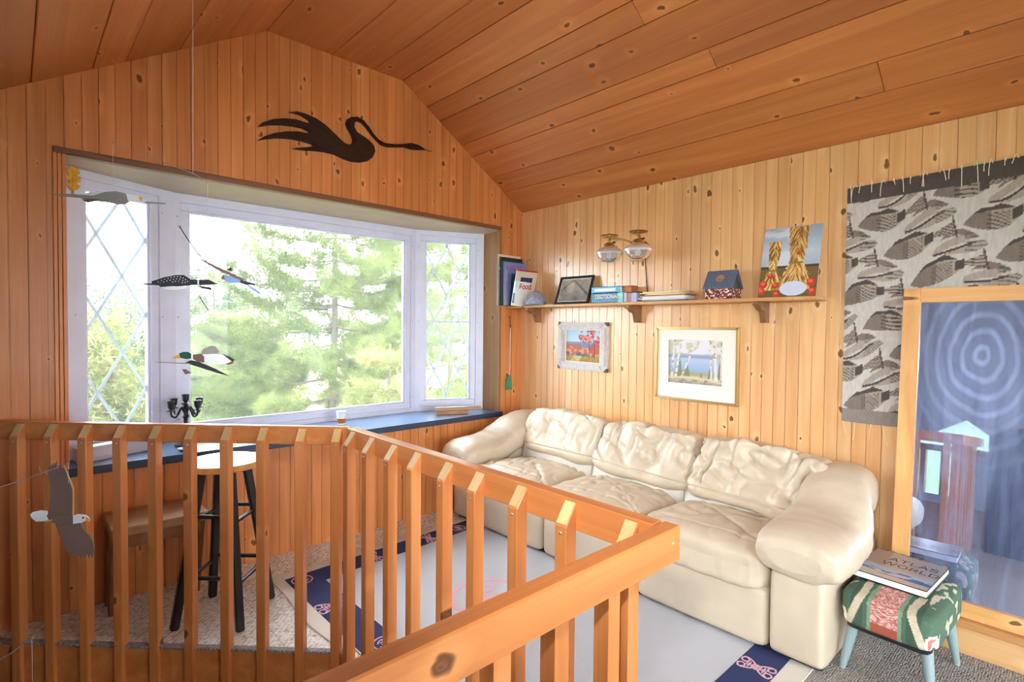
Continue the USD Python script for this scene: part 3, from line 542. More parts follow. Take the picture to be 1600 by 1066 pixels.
for k in range(3):
    y0, y1 = SY[k]-.004, SY[k+1]+.004; yc, hy = (y0+y1)/2, (y0-y1)/2
    f = lambda S, q, k=k: 0.004*(meshkit.fbm(q*6+k*9, 3, k)-.5)
    obj('front_panel', pose(cushion((.36, hy, .131), 16, 20, f), (-.475, yc, .147)), 'cream_leather', sofa, smooth=True)
    def seat(S, q, k=k, hy=hy):
        u, v = S[:, 0], S[:, 1]; top = np.clip((S[:, 2]-.2)*2, 0, 1)
        d = np.minimum(np.abs(u-.15-v*.9), np.abs(u-.15+v*.9))          # seams of the quilted top
        seam = np.exp(-(d/.05)**2)*.007+np.exp(-((np.abs(u+.62))/.03)**2)*.007*(top)
        puck = (.5-np.exp(-(np.abs(2*meshkit.noise(np.stack([q[:, 0]*14+q[:, 1]*5, q[:, 1]*14-q[:, 0]*5, q[:, 2]*3], 1)+k*5.1, k)-1)/.3)**2))*.016*(0.45+.55*np.exp(-(d/.25)**2))
        front = np.clip(-u-.55, 0, 1)*1.6*(ridged(np.stack([q[:, 0]*4, q[:, 1]*16, q[:, 2]*4], 1)+k, 2, k+4)-.6)*.016
        crown = .030*(1-u**2*.6)*(1-v**2)
        return top*(crown-seam+puck)+front
    obj('seat_cushion', pose(cushion((.275, hy, .098), 5.5, 84, seat), (-.60, yc, .335), ry=2), 'white_leather' if k == 9 else 'cream_leather', sofa, smooth=True)
    obj('back_panel', pose(cushion((.085, hy, .125), 7, 30, lambda S, q, k=k: .012*(1-S[:, 1]**2)*(S[:, 0] < 0)+(ridged(q*7+k*3, 2, k)-.6)*.008), (-.285, yc, .435), ry=9), 'white_leather', sofa, smooth=True)
    def head(S, q, k=k):
        def crease(sc, sd, w): return np.exp(-(np.abs(2*meshkit.noise(sc, sd)-1)/w)**2)
        Y, Z = q[:, 1], q[:, 2]; warp = .035*(meshkit.noise(np.stack([q[:, 0]*3, Y*7, Z*7], 1)+k*3.3, 5)-.5)
        up_ = np.clip((S[:, 2]+1.0)*1.2, 0, 1); frontw = np.clip(-S[:, 0]*1.5+.5, .15, 1)
        v1 = crease(np.stack([q[:, 0]*1.5, (Y+warp)*10+Z*1.6, Z*2.6+k*9.1], 1), 11+k, .26); v2 = crease(np.stack([q[:, 0]*1.5, (Y-warp)*19+Z*4, Z*4.5+k*5.7], 1), 21+k, .30); dg = crease(np.stack([q[:, 0]*1.5, Y*6-Z*9, Z*6+Y*4+k*2.3], 1), 31+k, .22)
        amp = (.45, 1.0, 1.1)[k]; sag = -.022*np.clip(S[:, 2], 0, 1)*S[:, 1]**2; piping = -.007*np.exp(-((S[:, 2]+.70)/.035)**2)
        broad = .034*(meshkit.noise(np.stack([q[:, 0]*2, Y*6, Z*5], 1)+k, 7)-.5)
        return frontw*up_*amp*(-.027*v1-.013*v2-.019*dg)+broad+sag+piping
    hz_ = (.175, .185, .195)[k]
    obj('back_cushion', pose(cushion((.125, hy+(.040, .034, .030)[k], hz_), 5.6, 110, head), (-.250-.012*k, yc-(.052, .052, .062)[k], .616-.006*k), ry=17, rx=(0, 2.0, 1.2)[k]), 'cream_leather', sofa, smooth=True)
obj('back_frame', pose(cushion((.07, 1.12, .31), 9, 24), (-.085, -1.395, .36)), 'cream_leather', sofa, smooth=True)
def loft(st, ns=70, nr=56, disp=None):
    """Closed puffy tube along x: stations (x, yc, zc, hy, hz, k)."""
    st = np.array(st, float); I = PchipInterpolator(st[:, 0], st[:, 1:]); s = (1-np.cos(np.linspace(0, np.pi, ns)))/2; x = st[0, 0]+(st[-1, 0]-st[0, 0])*s
    V = []; a = np.linspace(0, 2*np.pi, nr, endpoint=False); L = st[-1, 0]-st[0, 0]
    for xx in x:
        yc, zc, hy, hz, k = I(xx); c, s2 = np.cos(a), np.sin(a); r = (np.abs(c)**k+np.abs(s2)**k)**(-1/k)
        V.append(np.stack([np.full(nr, xx), yc+hy*r*c, zc+hz*r*s2], 1))
    V = np.array(V); i, j = np.meshgrid(np.arange(ns-1), np.arange(nr), indexing='ij'); q = np.stack([i*nr+j, i*nr+(j+1) % nr, (i+1)*nr+(j+1) % nr, (i+1)*nr+j], -1).reshape(-1, 4)
    f = np.vstack([q[:, [0, 1, 2]], q[:, [0, 2, 3]]]); v = V.reshape(-1, 3); n = len(v); k = np.arange(nr); e = (ns-1)*nr
    v = np.vstack([v, V[0].mean(0), V[-1].mean(0)]); f = np.vstack([f, np.stack([np.full(nr, n), (k+1) % nr, k], 1), np.stack([np.full(nr, n+1), e+k, e+(k+1) % nr], 1)])
    m = trimesh.Trimesh(v, f, process=False); m.fix_normals()
    if disp is not None: m.vertices = m.vertices+np.array(m.vertex_normals)*disp(np.array(m.vertices))[:, None]
    return m
def arm(yc, out, lab):
    """out: -1 for the near arm, +1 for the far arm."""
    f = lambda S, q: 0.003*(meshkit.fbm(q*6, 3, 2)-.5)
    a = obj('arm_base', pose(cushion((.385, .108, .187), 14, 24, f), (-.450, yc-out*.0, .204)), 'cream_leather', sofa, smooth=True)
    def wr_(p):
        w1 = ridged(np.stack([p[:, 0]*13+p[:, 2]*7, p[:, 1]*3.0, p[:, 2]*5], 1), 3, 41+int(out))-.6
        w2 = ridged(np.stack([p[:, 0]*5, p[:, 1]*16, p[:, 2]*4], 1), 2, 51)-.6
        bend = np.exp(-((p[:, 0]+.52)/.13)**2)
        w3 = ridged(p*np.array([20., 9., 9.]), 2, 71+int(out))-.6
        return .016*w1*(.15+bend)+.014*w2*np.exp(-((p[:, 0]+.9)/.06)**2)+.006*w3
    st = [(-.905, yc+out*.015, .465, .10, .040, 2.4), (-.885, yc+out*.015, .468, .150, .075, 2.6), (-.80, yc+out*.015, .475, .172, .100, 2.8), (-.66, yc+out*.015, .475, .174, .108, 2.8),
          (-.52, yc+out*.02, .50, .168, .112, 2.7), (-.38, yc-.005, .575, .152, .125, 2.6), (-.24, yc-out*.012, .600, .145, .132, 2.6), (-.12, yc-out*.015, .600, .132, .125, 2.6), (-.055, yc-out*.015, .595, .105, .10, 2.4), (-.04, yc-out*.015, .595, .05, .05, 2.2)]
    b = obj('arm_cushion', loft(st, disp=wr_), 'cream_leather', sofa, smooth=True)
    sb = obj('arm_side', pose(cushion((.33, .088, .22), 12, 16), (-.41, yc-out*.012, .28)), 'cream_leather', sofa, smooth=True)
arm(-2.50, -1, 'near'); arm(-.285, 1, 'far')
for x in (-.76, -.14):
    for yy in (-2.56, -.24): obj('foot', bx(x-.03, x+.03, yy-.03, yy+.03, 0.0095 if x < -.5 else 0.0005, 0.016), 'black_paint', sofa)
# ------------------------------------------------------------------ wall shelf and what stands on it
Z0 = 1.555                                              # shelf top
sh = thing('wall_shelf', 'long narrow pine wall shelf on three scrolled brackets above the pictures', 'shelf')
obj('board', bx(-.165, -.012, -2.345, -.012, Z0-.019, Z0, .002), 'pine_frame', sh, axis=1)
ogee = [(0, 0), (-.155, 0), (-.155, -.018), (-.128, -.024), (-.112, -.040), (-.100, -.046), (-.082, -.046), (-.066, -.056), (-.056, -.078), (-.050, -.102), (-.044, -.116), (0, -.116)]
for yb in (-.255, -1.205, -2.05):
    m = place(ext(ogee, .032), (-.012, yb, Z0-.0195), (1, 0, 0), (0, 0, 1), (0, 1, 0))
    obj('bracket', m, 'brown_wood', sh, smooth=40, axis=2)
def art(name, W, H, nx, ny, fn, O, X, Y, matn, parent, label=None, th=0.0):
    m, u, v = grid(W, H, nx, ny); c = np.clip(fn(u, v), 0, 1); m = place(m, O, X, Y)
    return obj(name, m, matn, parent, smooth=False, color=c, label=label)
def blend(c, mask, col, a=1.0):
    mk = (np.asarray(mask, float)*a)[:, None]; return c*(1-mk)+np.array(col)*mk
def vgrad(v, stops):
    p = [s[0] for s in stops]; return np.stack([np.interp(v, p, [s[1][k] for s in stops]) for k in range(3)], 1)
VX, VY = (0, -1, 0), (0, 0, 1)                          # seen from the room: right = -y, up = z
def book(label, x0, x1, y0, y1, h, cover, group=None, tilt=0.0, pages='white_paper', art_fn=None, title=None, yaw=0, spine=None):
    """Upright book, spine towards the room (x0), covers facing +-y; its near cover (y1, towards the camera) may carry a print and raised lettering."""
    t = thing('book', label, 'book', (x0, y0, Z0+.0006), yaw, group)
    D, T = x1-x0, y0-y1; e = .0022
    tf = lambda m: rot(m, tilt, (1, 0, 0))
    obj('pages', tf(bx(e, D-.004, -T+e, -e, .003, h-.004)), pages, t, smooth=False)
    obj('cover', tf(cat(bx(0, D, -e, 0, 0, h), bx(0, D, -T, -T+e, 0, h), bx(0, e, -T, 0, 0, h))), cover, t, smooth=False)
    if art_fn is not None:
        m, u, v = grid(D-.004, h-.004, 40, 48); c = np.clip(art_fn(u, v), 0, 1); m = tf(place(m, (.002, -T-.0004, .002), (1, 0, 0), (0, 0, 1)))
        obj('cover_print', m, 'gloss_print', t, smooth=False, color=c)
    if title:
        for txt, hh, px_, pz, mt, bold in title:
            m = place(meshkit.text_mesh(txt, hh, .0006, bold), (px_, -T-.0006, pz), (1, 0, 0), (0, 0, 1)); obj('lettering', tf(m), mt, t, smooth=False)
    return t
for nm, c in (('bk_cream', 'e3d8c2'), ('bk_black', '17181d'), ('bk_grey', '3b3b38'), ('bk_blue', '6f86bd'), ('bk_navy', '24366b'), ('bk_white', 'eef0ef'), ('bk_teal', '3d7fa6'), ('bk_sky', '4aaede'), ('bk_cyan', '79c9cf'),
              ('bk_red', 'c72a33'), ('bk_purple', '7b5bb0'), ('bk_pink', 'd9b3ba'), ('bk_orange', 'b5652d'), ('bk_yellow', 'e0c84a'), ('bk_magenta', 'b33b86'), ('bk_lilac', 'b9bce0')): plain(nm, lin(c), 0.4)
book('tall cream folder at the far left end of the shelf, against the window jamb', -.285, -.03, -.014, -.022, .415, 'bk_cream')
t = book('black spiral-bound notebook with a white coil at the left end of the shelf', -.272, -.03, -.024, -.044, .392, 'bk_black')
for k in range(24): obj('coil', place(trimesh.creation.torus(.008, .0012, 12, 6), (0, -.010, .012+k*.0160), (1, 0, 0), (0, 1, 0)), 'white_frame', t)
obj('emblem', place(lathe([(0, .0008), (.009, .0008), (.0095, 0)], 20), (-.0003, -.010, .30), (0, -1, 0), (0, 0, 1), (-1, 0, 0)), 'bk_sky', t, label='round light blue emblem')
book('dark grey thick book beside the spiral notebook', -.266, -.03, -.046, -.060, .362, 'bk_grey')
def eag(u, v):
    c = vgrad(v, [(0, lin('b9bfd8')), (.5, lin('a9a9d2')), (.85, lin('7f97cc')), (1, lin('6d8ed0'))]); return c*(.85+.3*n2(u, v, 9, 3))[:, None]
book('blue and lilac bird magazine lettered EAGLES beside the black notebook', -.262, -.02, -.063, -.072, .352, 'bk_blue', art_fn=eag,
     title=[('EAGLES', .034, .030, .292, 'bk_magenta', True), ('LOON', .034, .045, .225, 'bk_purple', False)])
t = book('dark navy thin book leaning beside the bird magazine', -.235, -.03, -.100, -.110, .255, 'bk_navy', tilt=6)
t = book('large cream book with a red top edge, leaning behind the stone', -.240, .0-.012, -.132, -.146, .285, 'bk_cream', tilt=13)
obj('red_edge', rot(bx(-.0006, .2286, -.0152, .0006, .279, .2895), 13, (1, 0, 0)), 'bk_red', t, smooth=False, label='red top edge')
obj('blue_panel', rot(bx(.05, .18, -.0152, -.0142, .195, .232), 13, (1, 0, 0)), 'bk_navy', t, smooth=False)
t = book('white paperback lettered Food in red with a white and blue spine, against the grey stone', -.266, -.135, -.162, -.196, .192, 'bk_white', tilt=12, title=[('Food', .040, .028, .138, 'bk_red', True)])
obj('spine_band', rot(bx(-.0006, .001, -.034, -.018, 0, .192), 12, (1, 0, 0)), 'bk_cyan', t, smooth=False); obj('spine_label', rot(bx(-.0012, .0005, -.030, -.010, .02, .10), 12, (1, 0, 0)), 'bk_navy', t, smooth=False); obj('spine_foot', rot(bx(-.0010, .0007, -.034, 0, .001, .02), 12, (1, 0, 0)), 'bk_yellow', t, smooth=False)
sm = trimesh.creation.icosphere(3, 1.0); v = sm.vertices
v = np.sign(v)*np.abs(v)**.8; v[:, :2] *= (1.05-.55*np.clip(v[:, 2:3], -1, 1)); v = v*[.05, .075, .062]; v += (meshkit.fbm(v*22, 3, 4)[:, None]-.5)*.03*v/np.linalg.norm(v, axis=1, keepdims=True); v[:, 2] = np.maximum(v[:, 2], -.05)
sm.vertices = v; tag(obj('stone', shift(sm, -.16, -.335, Z0+.0505), 'stone', smooth=50), 'grey triangular stone holding up the books on the shelf', 'stone')
t = thing('trinket', 'small flat pale green trinket on the shelf between stone and photo frame', 'trinket', (-.11, -.44, Z0+.0006))
obj('plate', bx(-.03, .03, -.05, .05, 0, .007, .002), 'bk_cyan', t); obj('clip', bx(-.015, .01, -.085, -.052, 0, .012, .003), 'black_iron', t)
# framed monochrome photograph leaning on the wall
t = thing('photo_frame', 'black framed monochrome photograph leaning on the shelf', 'photo frame')
a = math.atan2(.075, .21); Y_ = np.array([math.sin(a), 0, math.cos(a)]); O = np.array([-.125, -.505, Z0+.001]); W, H = .315, .222; X_ = np.array([.03, -1, 0]); X_ /= np.linalg.norm(X_); Zf = np.cross(X_, Y_)
fr = Polygon([(0, 0), (W, 0), (W, H), (0, H)], [[(.016, .016), (.016, H-.016), (W-.016, H-.016), (W-.016, .016)]])
obj('frame', place(shift(ext(fr, .014), 0, 0, -.006), O, X_, Y_), 'black_paint', t)
obj('backing', place(bx(.004, W-.004, .004, H-.004, -.006, -.001), O, X_, Y_), 'bk_black', t, smooth=False)
def mono(u, v):
    g = .42+.25*(v-.5)+.5*(n2(u, v, 5, 2)-.5); d = np.abs(v-(.93-1.15*np.abs(u-.42)))
    g = g-.28*np.exp(-(d/.05)**2)*(v < .95); g += .16*ell(u, v, .36, .62, .14, .22); c = np.stack([g*1.05, g, g*.86], 1)*.75
    return blend(c, (u < .035) | (u > .965) | (v < .05) | (v > .95), lin('d8d8d4'))
art('photograph', W-.03, H-.03, 70, 50, mono, O+X_*.015+Y_*.015+Zf*.0005, X_, Y_, 'gloss_print', t)
# flat books: spines to the room
def flatbook(label, x0, x1, y0, y1, z0, z1, cover, title=None, extra=None):
    t = thing('flat_book', label, 'book', group=None); e = .0025
    obj('pages', bx(x0+.003, x1-.003, y0-.003, y1+.003, z0+e, z1-e), 'white_paper', t, smooth=False)
    obj('cover', cat(bx(x0, x1, y0, y1, z0, z0+e), bx(x0, x1, y0, y1, z1-e, z1), bx(x0, x0+e, y0, y1, z0, z1)), cover, t, smooth=False)
    for txt, hh, yy, zz, mt in (title or []): obj('lettering', place(meshkit.text_mesh(txt, hh, .0008, True), (x0-.0008, yy, zz), VX, VY), mt, t, smooth=False)
    for a_, b_, mt in (extra or []): obj('spine_band', bx(x0-.0006, x0+.001, a_, b_, z0, z1), mt, t, smooth=False)
    return t
flatbook('thick teal dictionary lying flat on the shelf under a light blue book', -.155, -.02, -.885, -1.158, Z0+.0006, Z0+.068, 'bk_teal', [('DICTIONARY', .026, -.915, Z0+.030, 'bk_cream')], [(-1.112, -1.150, 'bk_cyan')])
t = flatbook('light blue book lying on top of the teal dictionary', -.150, -.02, -.878, -1.125, Z0+.0686, Z0+.112, 'bk_sky')
obj('spine_band', bx(-.1506, -.149, -1.085, -.905, Z0+.080, Z0+.099), 'bk_white', t, smooth=False)
t = flatbook('pale pink book lying flat beside the dictionary', -.12, -.02, -1.163, -1.197, Z0+.0006, Z0+.066, 'bk_pink')
t = thing('small_box', 'small orange-brown box on top of the pale pink book', 'box'); obj('body', bx(-.13, -.05, -1.127, -1.197, Z0+.067, Z0+.112, .004), 'bk_orange', t); obj('lid', bx(-.133, -.047, -1.1265, -1.1975, Z0+.0985, Z0+.113, .003), 'bk_orange', t)
t = thing('white_box', 'small pale lilac box with a dark lid edge beside the paper pile', 'box'); obj('body', bx(-.13, -.04, -1.201, -1.243, Z0+.0006, Z0+.066, .002), 'bk_lilac', t); obj('lid', bx(-.132, -.038, -1.1995, -1.2445, Z0+.062, Z0+.070, .002), 'bk_black', t)
cols = ['bk_navy', 'bk_lilac', 'bk_cream', 'white_paper', 'bk_white', 'bk_cream', 'bk_orange', 'bk_cream', 'bk_yellow', 'bk_cream']
lab = ['navy blue folder at the bottom of the paper pile on the shelf', 'lilac envelope second from the bottom of the paper pile', 'cream envelope low in the paper pile', 'white letter in the middle of the paper pile', 'bright white sheet in the paper pile above the letter', 'short cream card in the paper pile', 'orange paper folder near the top of the paper pile', 'cream paper just under the yellow sheet on the pile', 'yellowish paper near the top of the pile on the shelf', 'topmost curled cream sheet of the paper pile']
z = Z0+.0006
for k in range(10):
    L = RNG.uniform(.30, .36) if k < 6 else RNG.uniform(.24, .33); yc = -1.45+RNG.uniform(-.02, .02); th = RNG.uniform(.003, .007)
    m, u, v = grid(L, .125, 24, 4); P = m.vertices; bend = (.012*np.abs(u-.5)**2*(1 if k > 5 else .4)); top = np.column_stack([P[:, 1], -P[:, 0], bend+th]); bot = np.column_stack([P[:, 1], -P[:, 0], bend])
    mm = trimesh.Trimesh(np.vstack([bot, top]), np.vstack([m.faces, m.faces[:, ::-1]+len(P)]), process=False); nx, ny = 24, 4
    e = list(range(0, nx))+[nx*j+nx-1 for j in range(1, ny)]+[nx*(ny-1)+i for i in range(nx-2, -1, -1)]+[nx*j for j in range(ny-2, 0, -1)]; n0 = len(P)
    sf = [[e[i], e[(i+1) % len(e)], e[(i+1) % len(e)]+n0] for i in range(len(e))]+[[e[i], e[(i+1) % len(e)]+n0, e[i]+n0] for i in range(len(e))]
    mm.faces = np.vstack([mm.faces, sf]); mm.fix_normals(); mm = shift(rot(mm, RNG.uniform(-3, 3), (0, 0, 1)), -.155, yc+L/2, z); z += th+.0004
    tag(obj('paper', mm, cols[k], smooth=False), lab[k], 'paper')
# house-shaped trinket box
t = thing('house_box', 'small house-shaped trinket box with a grey roof on the shelf', 'box')
def flor(u, v):
    n = meshkit.noise(np.stack([u*18, v*9, 0*u], -1), 5); m2 = meshkit.noise(np.stack([u*26, v*14, 0*u+4], -1), 9); c = np.tile(np.array(lin('6f2a22')), (len(u), 1))
    c = blend(c, n > .6, lin('e8dccb')); c = blend(c, m2 > .68, lin('cf6a3a')); c = blend(c, n < .25, lin('3a2f4a')); return c
obj('body', bx(-.140, -.02, -1.728, -1.888, Z0+.0006, Z0+.064), 'bk_black', t, smooth=False)
art('floral_front', .158, .060, 60, 26, flor, (-.1405, -1.729, Z0+.002), VX, VY, 'painted', t, 'floral printed front')
art('floral_side', .118, .060, 40, 26, flor, (-.139, -1.8885, Z0+.002), (1, 0, 0), VY, 'painted', t, 'floral printed side')
plain('bench_tan', lin('a58466'), 0.6); plain('slate_roof', lin('5c6a80'), 0.6, var=0.2, bscale=60)
rp_ = Polygon([(-.152, .060), (-.150, .068), (-.085, .172), (-.018, .068), (-.016, .06), (-.085, .163)])
obj('roof', place(ext(rp_, .184), (0, -1.900, Z0), (1, 0, 0), (0, 0, 1), (0, 1, 0)), 'slate_roof', t, smooth=False)
obj('gable_end', place(ext([(-.14, .062), (-.085, .158), (-.024, .062)], .158), (0, -1.887, Z0), (1, 0, 0), (0, 0, 1), (0, 1, 0)), 'bk_grey', t, smooth=False)
rd = np.array([.065, 0, .104]); rd /= np.linalg.norm(rd); rn = np.array([-rd[2], 0, rd[0]])
em = shapely.union_all([ring(.016, .022).buffer(0), sbox(-.014, -.008, .016, .008), Polygon([(-.018, .006), (.02, .006), (.001, .022)])]+[affinity.translate(Polygon(ring(0, .004, 0, 359, 8)).buffer(.001), .022*math.cos(q), .022*math.sin(q)) for q in np.linspace(0, 6.2, 11)])
obj('emblem', place(ext(em, .003), np.array([-.118, -1.808, Z0+.122])+rn*.001, (0, -1, 0), rd, rn), 'bench_tan', t, smooth=False, label='small tan wreath emblem on the roof')
# harvest print leaning at the right end
def harvest(u, v):
    c = vgrad(v, [(0, lin('6d5a33')), (.40, lin('7a5f33')), (.43, lin('a9b7c6')), (.62, lin('bcc9d8')), (1, lin('8ba0b5'))])
    cl = n2(u*1.0, v*2.6, 3.5, 7, 4); c = blend(c, (v > .43)*np.clip((cl-.46)*6, 0, 1), lin('dfe2ea'), .7); c = blend(c, (v > .40) & (v < .43), lin('4d4032'))
    c = blend(c, v < .40, lin('55582e'), .5*n2(u, v, 8, 3))
    for x0, w, top, bx_, s in ((.22, .10, .78, .23, 3), (.62, .15, .97, .60, 5)):
        k = v/top; wd = np.where(k > .52, w*(.75+.5*(k-.52)/.48), np.interp(k, [0, .2, .52], [w*2.1, w*1.9, w*.62])); st = n2(u*6+(v-.5)*np.sign(u-x0)*3.2, v*.9, 9, s, 4); edge = wd*(.75+.5*n2(u, v, 30, s+2, 2))
        mk = (np.abs(u-x0) < edge) & (v < top) & (v > .10); c = blend(c, mk, lin('8a5f2b')); c = blend(c, mk & (st > .47), lin('d2a357')); c = blend(c, mk & (st > .6), lin('ecd08a')); c = blend(c, mk & (np.abs(v-top*.48) < .012), lin('9a7334'))
    for a_, b_, r in ((.08, .18, .075), (.06, .08, .07), (.30, .16, .06), (.33, .04, .06), (.19, .30, .055), (.90, .19, .075), (.93, .07, .07), (.64, .60, .035)):
        mk = ell(u, v, a_, b_, r, r*.72); c = blend(c, mk, lin('c63b25')); c = blend(c, ell(u, v, a_-.01, b_+.015, r*.5, r*.3), lin('ea6a4a'))
    mk = ell(u, v, .61, .115, .23, .10); return blend(c, mk, lin('cfd8ee'))
t = thing('harvest_print', 'colourful harvest print of corn shocks leaning at the right end of the shelf', 'picture')
O = np.array([-.105, -2.018, Z0+.001]); Y_ = np.array([.098, 0, .402]); H = np.linalg.norm(Y_); Y_ /= H; Zf = np.cross(VX, Y_)
obj('card', place(bx(0, .300, 0, H, -.003, 0), O, VX, Y_), 'bk_cream', t, smooth=False)
art('print', .298, H-.002, 120, 150, harvest, O+np.array(VX)*.001+Y_*.001+Zf*.0004, VX, Y_, 'painted', t)

# ------------------------------------------------------------------ pictures below the shelf
t = thing('autumn_picture', 'small autumn landscape in a whitewashed carved frame below the shelf', 'picture')
W, H = .470, .362; O = np.array([-.0105, -.462, 1.064]); tl = math.radians(-.6); X1 = np.array([0, -math.cos(tl), math.sin(tl)]); Y1 = np.array([0, math.sin(tl), math.cos(tl)])
plain('whitewash', lin('cfc9c6'), 0.7, bump=0.7, bscale=55, var=0.12); plain('dark_corner', lin('5b564a'), 0.6)
def framed(name, W, H, w, th, matn, O, X, Y, par, inset=.3):
    for q, lbl in (([(0, 0), (W, 0), (W-w, w), (w, w)], 'b'), ([(0, H), (W, H), (W-w, H-w), (w, H-w)], 't'), ([(0, 0), (0, H), (w, H-w), (w, w)], 'l'), ([(W, 0), (W, H), (W-w, H-w), (W-w, w)], 'r')):
        p = Polygon(q).buffer(-.0003); b = p.buffer(-w*inset, join_style=2)
        obj(name, place(cat(ext(p, th*.7), ext(b, th) if b.area > 0 else ext(p, th*.7)), O, X, Y), matn, par, smooth=False)
framed('frame_side', W, H, .058, .036, 'whitewash', O, X1, Y1, t)
for a_, b_ in ((0, 0), (1, 0), (0, 1), (1, 1)):
    c0 = np.array([a_*W, b_*H]); q = [c0, c0+[(1-2*a_)*.028, 0], c0+[(1-2*a_)*.016, (1-2*b_)*.016], c0+[0, (1-2*b_)*.028]]; obj('corner', place(ext([tuple(p) for p in q], .0275), O, X1, Y1), 'dark_corner', t, smooth=False)
ln = Polygon([(.055, .055), (W-.055, .055), (W-.055, H-.055), (.055, H-.055)], [[(.072, .065), (.072, H-.062), (W-.072, H-.062), (W-.072, .065)]]); obj('liner', place(ext(ln, .016), O, X1, Y1), 'bk_cream', t, smooth=False)
def autumn(u, v):
    c = vgrad(v, [(0, lin('8a7a3e')), (.18, lin('a69a5a')), (.34, lin('b9a06a')), (.36, lin('7f8db0')), (.56, lin('95add0')), (.62, lin('c4d7ea')), (1, lin('a9cbe6'))])
    c = blend(c, (v < .60+.05*n2(u, 0*v, 3, 1)) & (v > .46), lin('6f86b4'), .8); n = n2(u, v, 14, 4); c = blend(c, (v > .2) & (v < .34+.22*n2(u, 0*v, 4, 8)+.1*(u < .5)), lin('b3705c')); c = blend(c, (v > .2) & (v < .5) & (n > .56) & (v < .34+.22*n2(u, 0*v, 4, 8)+.1*(u < .5)), lin('d59a7c'))
    c = blend(c, (v > .16) & (v < .30) & (n < .45), lin('5f5a7a'), .8); c = blend(c, ell(u, v, .85, .42, .17, .17), lin('c45a40'), .85); c = blend(c, (v < .2) & (np.abs(u-.25-.6*v) < .12), lin('cfd0a0'), .6); c = blend(c, (v < .14) & (n > .5), lin('c98a2f'), .7)
    for x0 in (.66, .80): c = blend(c, (np.abs(u-x0-.03*np.sin(v*5)) < .011) & (v > .12) & (v < .92), lin('6b4a44'))
    fol = (n2(u, v, 9, 6) > .46) & ell(u, v, .73, .80, .36, .24); c = blend(c, fol, lin('b5565a')); return blend(c, fol & (n > .55), lin('d88a80'))
art('painting', W-.13, H-.12, 90, 70, autumn, O+X1*.065+Y1*.06+np.array([-.008, 0, 0]), X1, Y1, 'painted', t)
t = thing('birch_picture', 'white matted lake and birch watercolour in a thin gold frame above the sofa', 'picture')
W, H = .556, .470; O = np.array([-.0105, -1.331, .922])
framed('frame_side', W, H, .017, .028, 'gold_frame', O, VX, VY, t, .18)
mt = Polygon([(.015, .015), (W-.015, .015), (W-.015, H-.015), (.015, H-.015)], [[(.092, .112), (.092, H-.082), (W-.100, H-.082), (W-.100, .112)]]); obj('mount', place(ext(mt, .006), O+[-.012, 0, 0], VX, VY), 'mat_board', t, smooth=False)
def birch(u, v):
    c = vgrad(v, [(0, lin('a79a86')), (.12, lin('d8cba8')), (.22, lin('a9a878')), (.3, lin('9fb6d6')), (.55, lin('b9cbe8')), (.62, lin('9fb0cc')), (.66, lin('e3e6f0')), (1, lin('f0ecee'))])
    n = n2(u, v, 13, 5, 4); c = blend(c, (v > .60) & (v < .66+.05*n2(u, 0*v, 5, 2)), lin('8f9fb4'), .7)
    for x0, w, h in ((.2, .1, .72), (.36, .08, .5), (.78, .07, .45), (.95, .06, .6), (.62, .04, .30)): c = blend(c, (np.abs(u-x0) < w*(1-v/h)*(.7+.7*n)) & (v < h) & (v > .14), lin('7d8a5a'), .85)
    fo = ((n2(u, v, 10, 8) > .5) & (ell(u, v, .2, .95, .38, .3) | ell(u, v, .93, .9, .2, .36))); c = blend(c, fo, lin('c9c79a'), .8)
    for x0, sl, w in ((.06, .06, .02), (.14, .10, .022), (.24, .32, .018), (.80, -.03, .014), (.885, -.04, .028), (.97, 0, .016)):
        d = np.abs(u-x0-sl*(v-.1)); c = blend(c, (d < w) & (v > .1), lin('e9e2dc')); c = blend(c, (d < w) & (n > .57) & (v > .1), lin('8c8078'), .7)
    c = blend(c, (v < .18) & (np.abs(v-.10-.05*np.sin(u*4)) < .02), lin('e6cfa5')); return blend(c, (v < .12) & (n > .52), lin('7f7a8a'), .7)*.88
art('painting', W-.19, H-.192, 100, 76, birch, O+np.array([-.0085, 0, 0])+np.array(VX)*.091+np.array(VY)*.111, VX, VY, 'painted', t)

